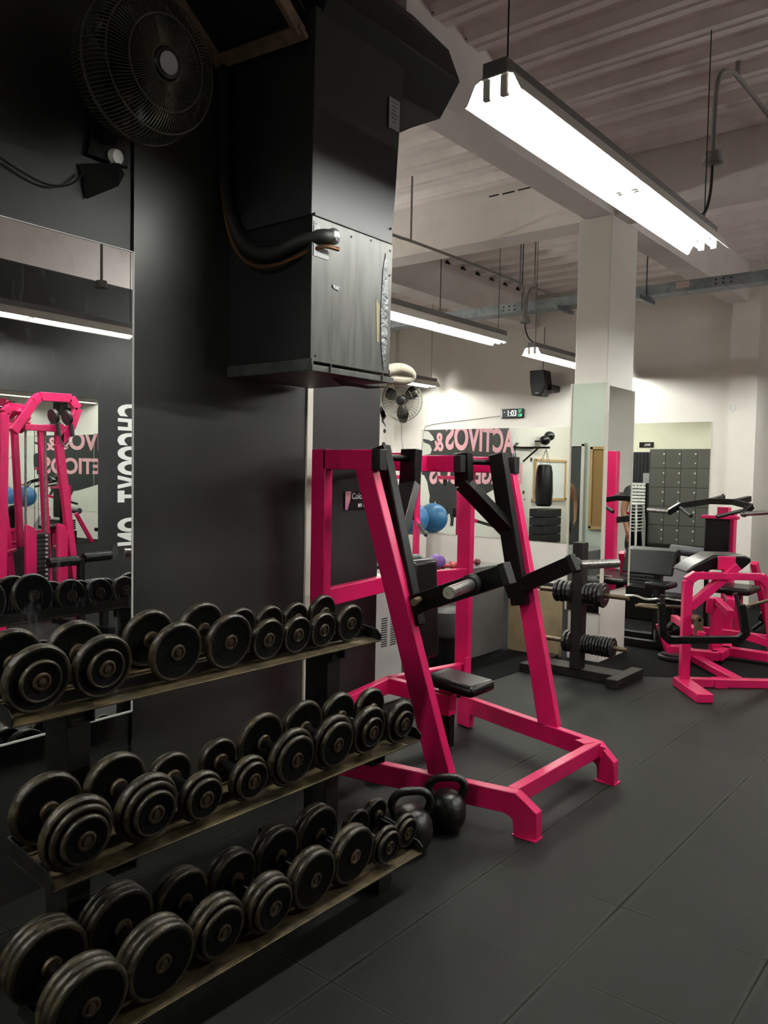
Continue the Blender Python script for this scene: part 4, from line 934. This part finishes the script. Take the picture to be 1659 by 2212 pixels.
# incline bench behind
t = thing('incline_bench', (8.1, 2.75, 0), 'black incline bench between the preacher bench and the pink machines', 'bench')
MB().box((8.08,2.73,.54),(.06,.30,.34), Matrix.Rotation(R_(32),3,'Y')).build('back_pad', M('vinyl_violet', (.035,.032,.042), .4), t, bevel=.02, segs=3)
MB().box((7.86,2.73,.40),(.30,.27,.06)).build('seat_pad', vinyl, t, bevel=.02, segs=3)
mb = MB(); mb.beam((8.18,2.73,.04),(7.75,2.73,.04),.07,.06); mb.beam((8.2,2.73,.05),(8.15,2.73,.5),.06,.06,up=(0,1,0)); mb.box((7.86,2.73,.20),(.06,.06,.36)); mb.beam((7.7,2.95,.03),(7.7,2.50,.03),.06,.05); mb.beam((8.18,2.95,.03),(8.18,2.60,.03),.06,.05); mb.build('frame', black_metal, t, bevel=.004)
# rack of black plates low behind the preacher bench
t = thing('weight_stack', (8.75, 3.35, 0), 'low stack of black plates behind the preacher bench', 'weight stack')
MB().box((8.75,3.20,.19),(.34,.62,.36)).build('cabinet', black_metal, t, bevel=.008)
for k in range(5): MB().box((8.75,3.20,.41+.038*k),(.30,.60,.030)).build('slab', cable_black, t, bevel=.004)
# roller pad and black bag at the far right floor
o = MB().cyl((8.6,3.0,.80),(8.6,2.35,.77),.055,20); tag(o.build('foam_roller', M('roller', (.05,.052,.062), .45), org=(8.6,2.7,.79), bevel=.008), 'dark padded roller bar behind the preacher bench pad', 'roller')
t = thing('roller_stand', (8.6, 2.7, 0), 'black stand carrying the dark padded roller bar', 'stand')
MB().beam((8.62,2.62,0),(8.60,2.62,.75),.04,.04,up=(0,1,0)).build('leg', black_metal, t); MB().beam((8.66,2.95,0),(8.60,2.92,.75),.04,.04,up=(0,1,0)).build('leg', black_metal, t)
t = thing('low_bench', (9.0, 1.95, 0), 'black folded bench on the floor at the right edge behind the pink machine', 'bench')
MB().box((9.05,2.02,.16),(.7,.22,.10), Matrix.Rotation(R_(14),3,'X')).build('pad', vinyl, t, bevel=.02)
mb = MB(); mb.tube([(8.8,2.2,.02),(8.8,1.95,.26),(9.3,1.95,.28),(9.3,2.2,.02)],.018,8,smooth=1); mb.build('frame', black_metal, t)
# handle poking in at right edge
t = thing('row_station', (9.0, 1.68, 0), 'pink exercise machine just outside the right edge with a black angled grip bar', 'exercise machine')
MB().box((9.0,1.70,.95),(.10,.11,1.82)).build('post', pink, t, bevel=.004); MB().box((9.0,1.60,.03),(.7,.6,.06)).build('base', pink, t, bevel=.004)
mb = MB(); mb.beam((9.30,1.99,1.10),(9.26,2.08,1.16),.035,.035); mb.beam((9.30,2.0,1.10),(9.02,1.74,1.06),.05,.07); mb.build('grip', black_metal, t, bevel=.006)
MB().box((8.72,1.72,.47),(.34,.30,.07)).build('seat_pad', vinyl, t, bevel=.02); MB().box((8.75,1.70,.23),(.06,.06,.42)).build('seat_post', pink, t, bevel=.003)
o = MB().lathe([(0,.0),(.045,0),(.045,.012),(.02,.012),(.018,.006),(0,.006)], (10.349,2.93,2.43), (-1,0,0), 18); tag(o.build('wall_outlet', white_plastic, org=(10.35,2.93,2.43)), 'small open outlet box high on the white pilaster at the right', 'outlet')

# ------------------------------------------------------------------ places seen only by reflection
# lockers with curtain doorway, white chairs (back mirror, right of the column)
LX = 4.2; t = thing('locker_bank', (LX-.22, 5.45, 0), 'bank of dark grey lockers, seen in the back wall mirror', 'locker')
MB().box((LX-.24, 5.45, 1.16),(.44, 2.0, 2.02)).build('body', M('locker_body', (.05,.049,.042), .5), t)
MB().box((LX-.24, 5.45, .08),(.44, 2.0, .14)).build('plinth', hole_dark, t)
cw, rh = 1.96/6, 2.0/5
for i in range(6):
    for j in range(5):
        y = 4.47+cw*(i+.5); z = .165+rh*(j+.5)
        o = MB().box((LX-.012, y, z),(.022, cw-.008, rh-.010)).build('locker_door', locker_grey, t, bevel=.003)
        mb = MB(); mb.lathe([(0,.0),(.020,0),(.018,.012),(0,.012)], (LX, y-cw*.40, z+.10), (1,0,0), 10); mb.box((LX+.003, y-cw*.40, z-.09),(.006,.030,.024)); mb.build('lock', white_plastic, o, org=ORG[o.name])
struct('wall_locker', quad_box(3.60, 3.735, 4.4, YL, 0, 4.15), wall_cream)
t = thing('doorway_curtain', (3.80, 6.78, 0), 'black curtain closing a doorway, seen in the back wall mirror', 'curtain')
mb = MB(); A=[]; B=[]
for k in range(41):
    yy = 6.50+.62*k/40; xx = 3.79+.02*math.sin(k*1.25); A.append(mb.bm.verts.new((xx,yy,.05))); B.append(mb.bm.verts.new((xx,yy,2.12)))
for k in range(40): mb.face([A[k],A[k+1],B[k+1],B[k]])
ob = mb.build('cloth', cloth_black, t); sd = ob.modifiers.new('thickness','SOLIDIFY'); sd.thickness=.004
MB().box((3.825,6.62,1.55),(.003,.20,.22)).build('paper_sheet', paper, t)
t = thing('wall_sign', (3.86, 6.70, 2.3), 'small black sign above the curtained doorway, seen in the back wall mirror', 'sign')
MB().box((3.742,6.70,2.28),(.01,.32,.12)).build('board', black_gloss, t); text_mesh('lettering','RIAL',.07,letter_white,frame_m((3.749,6.68,2.28),(0,1,0),(0,0,1)),ext=.0005,bold=.002,parent=t)
def chair(x, y, z, label):
    t = thing('plastic_chair', (x,y,z), label, 'chair', 'stacked white plastic chairs')
    MB().box((x,y,z+.43),(.44,.44,.018)).build('seat', white_plastic, t, bevel=.006)
    mb = MB()
    for k in range(5): mb.box((x-.22,y-.16+.08*k,z+.66),(.016,.045,.40))
    mb.box((x-.22,y,z+.86),(.022,.44,.05)); mb.build('backrest', white_plastic, t, bevel=.006)
    for a in (-1,1):
        for b in (-1,1): MB().beam((x+a*.19,y+b*.19,z+.43),(x+a*.23,y+b*.22,z+.002),.035,.035).build('leg', white_plastic, t)
    return t
c0 = chair(4.45, 6.72, 0, 'white plastic chair at the bottom of the mirrored stack by the curtain')
for k in range(1, 9): copy_tree(c0, loc=(4.45, 6.72, .07*k))['label'] = 'white plastic chair, %s up in the mirrored stack by the curtain' % num[k]
o = MB().box((4.02,6.44,.35),(.05,.06,.32)); tag(o.build('fire_cabinet', yellow, org=(4.02,6.44,.35)), 'small yellow box beside the lockers, seen in the mirror', 'box')
# whiteboard, punch bag, step stack near the left wall
t = thing('whiteboard', (4.85, YL-.03, 1.46), 'wood framed whiteboard on the far white wall, seen in the mirror', 'whiteboard')
MB().box((4.85,YL-.02,1.46),(1.40,.02,.86)).build('panel', board_white, t)
mb = MB()
for (xx,zz,dx,dz) in ((4.85,1.90,1.46,.05),(4.85,1.03,1.60,.06),(4.14,1.46,.05,.9),(5.56,1.46,.05,.9)): mb.box((xx,YL-.03,zz),(dx,.05,dz))
mb.build('frame', pine, t)
t = thing('punch_bag', (6.15, 7.9, 0), 'black punch bag hanging from a wall bracket, seen in the mirror', 'punch bag')
MB().lathe([(0,0),(.13,.0),(.17,.04),(.185,.3),(.17,.7),(.14,.84),(.10,.86),(0,.84)], (6.15,7.9,.93), (0,0,1), 28).build('bag', vinyl, t)
mb = MB()
for a in range(4): mb.cyl((6.15+.12*math.cos(a*1.57),7.9+.12*math.sin(a*1.57),1.78),(6.1,7.9,2.12),.006,6)
mb.build('chain', steel, t)
mb = MB(); mb.beam((6.1,YL-.005,2.14),(6.1,7.82,2.14),.04,.04); mb.beam((6.1,YL-.03,1.85),(6.1,8.1,2.12),.03,.03); mb.beam((6.5,YL-.03,2.14),(5.7,YL-.03,2.14),.04,.04); mb.build('bracket', black_metal, t)
t = thing('boxing_gloves', (5.55, 8.2, 2.2), 'pair of black boxing gloves hung high on the wall, seen in the mirror', 'gloves')
for dx in (0,.2): MB().ball((5.5-dx,8.25,2.32+dx*.5),.13,20,(1.2,.8,.8)).build('glove', vinyl, t)
MB().beam((5.55,YL,2.3),(5.55,8.2,2.3),.03,.03).build('hook', black_metal, t)
for k in range(5):
    o = MB().box((6.15,7.85,.10+.175*k),(.72,.36,.165)); tag(o.build('step_platform', cable_black, org=(6.15,7.85,.02+.175*k), bevel=.012), 'black step platform, %s from the floor in the mirrored stack under the punch bag' % num[k], 'step', 'stacked step platforms')
# white door and cork board behind, seen in the narrow column mirror
struct('wall_partition', quad_box(-1.55, -.9, 4.2, YL, 0, 4.15), M('pale_wall', (.60,.66,.62), .6))
o = MB().box((-.88,6.86,1.05),(.04,1.02,2.1)); d_ = struct('door_1', o, M('door_dark', (.04,.045,.05), .4))
mb = MB(); mb.box((-.86,6.33,1.07),(.07,.06,2.14)); mb.box((-.86,7.39,1.07),(.07,.06,2.14)); mb.box((-.86,6.86,2.13),(.07,1.12,.06)); mb.build('door_frame', white_plastic, d_)
mb = MB(); mb.tube([(-.85,6.43,.80),(-.79,6.43,.80),(-.79,6.43,1.15),(-.85,6.43,1.15)],.018,8); mb.build('door_handle', white_plastic, d_)
t = thing('cork_board', (-.88, 5.86, 1.35), 'cork board in a pine frame, seen in the narrow column mirror', 'cork board')
MB().box((-.885,5.86,1.36),(.02,.60,1.40)).build('panel', cork, t)
mb = MB(); mb.box((-.87,5.86,2.07),(.04,.68,.05)); mb.box((-.87,5.86,.65),(.04,.68,.05)); mb.box((-.87,5.54,1.36),(.04,.05,1.45)); mb.box((-.87,6.18,1.36),(.04,.05,1.45)); mb.build('frame', pine, t)

# cable pulldown machine opposite the left mirror
t = thing('cable_machine', (4.9, -2.0, 0), 'tall pink cable pulldown machine with weight stack, seen in the left wall mirror', 'exercise machine')
YF = -1.9; YBk = -2.25
mb = MB()
def seg(pts, w_=.075, h_=.06):
    for a, b in zip(pts[:-1], pts[1:]): mb.beam(a, b, w_, h_, up=(0,1,0))
seg([(4.49,YF,1.88),(4.70,YF,2.18),(4.76,YF,2.235),(5.10,YF,2.245),(5.18,YF,2.15),(5.10,YF,1.95),(4.98,YF,1.80)], .085)
mb.build('head_frame', pink, t, bevel=.004)
mb = MB(); seg([(4.98,YF,1.95),(4.97,YF,1.78),(5.21,YF,0.0)], .075); mb.build('front_leg', pink, t, bevel=.004)
mb = MB(); seg([(4.36,YF,0.0),(4.40,YF,2.05),(4.46,YF,2.11),(4.60,YF-.05,2.11),(4.66,YF-.05,2.0),(4.66,YF-.2,1.9)], .075); mb.build('front_leg', pink, t, bevel=.004)
mb = MB(); mb.beam((4.50,YBk,1.95),(4.72,YBk,0),.07,.06,up=(0,1,0)); mb.beam((4.60,YF,1.93),(5.08,YF,1.93),.05,.06); mb.beam((4.36,YF,.72),(4.72,YBk,.72),.03,.03); mb.beam((5.02,YF,.72),(5.15,YBk,.72),.03,.03); mb.beam((4.3,YBk,.03),(5.3,YBk,.03),.08,.06); mb.beam((4.5,YBk,1.95),(5.0,YBk,1.95),.06,.06); mb.beam((4.55,YF,2.1),(4.5,YBk,1.95),.06,.06); mb.beam((5.0,YF,1.95),(5.0,YBk,1.95),.06,.06); mb.beam((5.0,YBk,1.95),(5.1,YBk,0),.06,.06,up=(0,1,0))
mb.build('rear_frame', pink, t, bevel=.004)
for xx in (4.64, 4.98):
    MB().prism([(-.055,.30),(.055,.30),(.055,.90),(.03,.96),(-.03,.99),(-.055,.99)], lambda p, d: (xx+p[0], -1.84-d, p[1]), .04).build('shroud', pink, t, bevel=.004)
for k in range(18): MB().box((4.81, -2.02, .14+.043*k),(.20,.12,.036)).build('weight_slab', cable_black, t, bevel=.002)
mb = MB()
for k in range(18): mb.box((4.875,-1.957,.14+.043*k),(.032,.003,.020))
mb.build('slab_label', paper, t)
for xx in (4.69, 4.90): MB().cyl((xx,-2.02,.05),(xx,-2.02,1.95),.011,12).build('guide_rod', steel, t)
for xx in (4.90, 5.05):
    mb = MB(); mb.lathe([(0,-.016),(.075,-.016),(.075,.016),(0,.016)], (xx,YF+.02,2.05),(1,0,.25),20); mb.build('pulley', cable_black, t)
    MB().cyl((xx+.02,YF+.06,1.98),(xx+.03,YF+.07,1.86),.022,10).build('cable_end', cable_black, t)
MB().tube([(4.93,YF+.07,1.86),(4.95,YF+.07,1.80),(5.0,YF+.07,1.74),(5.05,YF+.07,1.80),(5.07,YF+.07,1.87)],.008,8,smooth=1).build('carabiner', chrome, t)
mb = MB()
for xx in (4.76,4.80): mb.cyl((xx,-1.98,1.93),(xx,-1.98,.9),.003,5)
mb.build('cable', cable_black, t)
MB().cyl((4.58,YF+.42,.655),(4.90,YF+.42,.655),.048,20).build('roller_pad', vinyl, t, bevel=.01); MB().cyl((4.96,YF+.42,.675),(5.27,YF+.42,.68),.048,20).build('roller_pad', vinyl, t, bevel=.01)
mb = MB(); mb.box((4.93,YF+.42,.34),(.06,.06,.66)); mb.beam((4.93,YF,.03),(4.93,YF+.9,.03),.08,.06); mb.build('seat_post', black_metal, t, bevel=.003)
MB().box((4.93,YF+.75,.46),(.35,.35,.06)).build('seat_pad', vinyl, t, bevel=.02); MB().box((4.93,YF+.78,.24),(.06,.06,.40)).build('seat_leg', black_metal, t)
t.location.x -= .38

# ------------------------------------------------------------------ a person standing well behind, glimpsed in the column mirrors
def person(loc, face, label, arm_up=False, shirt=True):
    t = thing('person', loc, label, 'person')
    def skinned(name, verts, edges, radii, mt, root=0, lv=2):
        me = bpy.data.meshes.new(name); me.from_pydata([Vector(v) for v in verts], edges, []); me.materials.append(mt)
        o = bpy.data.objects.new(name, me); C.objects.link(o); o.parent = t; ORG[o.name] = Vector((0,0,0))
        sk = o.modifiers.new('skin','SKIN'); sk.use_smooth_shade = True
        for i, r in enumerate(radii):
            me.skin_vertices[0].data[i].radius = (r[0], r[1]) if isinstance(r, tuple) else (r, r)
            me.skin_vertices[0].data[i].use_root = (i == root)
        ss = o.modifiers.new('subsurf','SUBSURF'); ss.levels = lv; ss.render_levels = lv
        return o
    v = [(0,0,.95),(0,0,1.10),(0,.01,1.28),(0,.01,1.42),(0,.0,1.50),(0,-.02,1.57),(0,-.02,1.66),(0,-.01,1.74)]
    e = [(i,i+1) for i in range(7)]; r = [(.155,.11),(.135,.095),(.165,.11),(.13,.085),.055,.06,(.078,.095),(.065,.08)]
    for s in (-1,1):
        b = len(v)
        v += [(s*.10,0,.90),(s*.11,-.01,.50),(s*.115,.02,.12),(s*.12,.0,.055),(s*.13,-.15,.035)]; e += [(0,b),(b,b+1),(b+1,b+2),(b+2,b+3),(b+3,b+4)]; r += [(.09,.10),.058,.040,.042,(.042,.028)]
        b = len(v)
        if arm_up: v += [(s*.20,.01,1.42),(s*.30,-.02,1.62),(s*.22,-.06,1.90),(s*.20,-.07,1.97)]
        else: v += [(s*.20,.01,1.40),(s*.26,.03,1.13),(s*.27,-.05,.90),(s*.27,-.07,.84)]
        e += [(3,b),(b,b+1),(b+1,b+2),(b+2,b+3)]; r += [.060,.042,.030,(.034,.02)]
        hb = b+3; dirz = 1 if arm_up else -1; hx, hy, hz = v[hb]
        for k, L in enumerate((.070,.080,.076,.060)):
            b2 = len(v); oy = -.030+.020*k
            v += [(hx, hy+oy, hz+dirz*.035), (hx-s*.006, hy+oy-.004, hz+dirz*(.035+L*.5)), (hx-s*.02, hy+oy-.006, hz+dirz*(.035+L*.9))]; e += [(hb,b2),(b2,b2+1),(b2+1,b2+2)]; r += [.0095,.0085,.007]
        b2 = len(v); v += [(hx-s*.01, hy-.045, hz+dirz*.02),(hx-s*.015, hy-.065, hz+dirz*.055)]; e += [(hb,b2),(b2,b2+1)]; r += [.011,.009]
    skinned('body', v, e, r, skin)
    # face details
    mb = MB(); mb.ball((0,-.118,1.655),.014,10,(1,1.1,1.3)); 
    for s in (-1,1): mb.ball((s*.088,-.01,1.66),.022,10,(.35,.7,1.2))
    mb.build('nose_and_ears', skin, t, org=(0,0,0))
    mb = MB()
    for s in (-1,1): mb.ball((s*.032,-.104,1.685),.010,8,(1.3,.6,.7))
    mb.ball((0,-.108,1.612),.018,8,(1.3,.4,.35)); mb.build('eyes_and_mouth', cloth_black, t, org=(0,0,0))
    MB().ball((0,.005,1.725),.098,20,(.92,1.05,.85)).build('hair', cloth_black, t, org=(0,0,0))
    sv = [(0,0,1.0),(0,0,.93),(.10,0,.86),(.115,-.005,.60),(-.10,0,.86),(-.115,-.005,.60)]
    skinned('shorts', sv, [(0,1),(1,2),(2,3),(1,4),(4,5)], [(.165,.12),(.17,.125),(.112,.118),(.105,.105),(.112,.118),(.105,.105)], cloth_black, 1)
    if shirt:
        sv = [(0,0,1.0),(0,0,1.12),(0,.01,1.28),(0,.01,1.40),(0,0,1.46)]; se = [(0,1),(1,2),(2,3),(3,4)]; sr = [(.165,.12),(.15,.108),(.178,.12),(.15,.098),.07]
        for s in (-1,1):
            b = len(sv); sv += [(s*.20,.01,1.41),(s*.255 if arm_up else s*.235,0,1.52 if arm_up else 1.24)]; se += [(3,b),(b,b+1)]; sr += [.072,.062]
        skinned('shirt', sv, se, sr, cloth_black, 1)
    t.rotation_euler = (0,0,face)
    return t
person((0.75, 5.98, 0), R_(70), 'person in black shorts standing far behind, glimpsed in the narrow column mirror', shirt=False)
person((10.0, 1.64, 0), R_(200), 'person in black shirt outside the frame, glimpsed at the edge of the column mirror', arm_up=False)
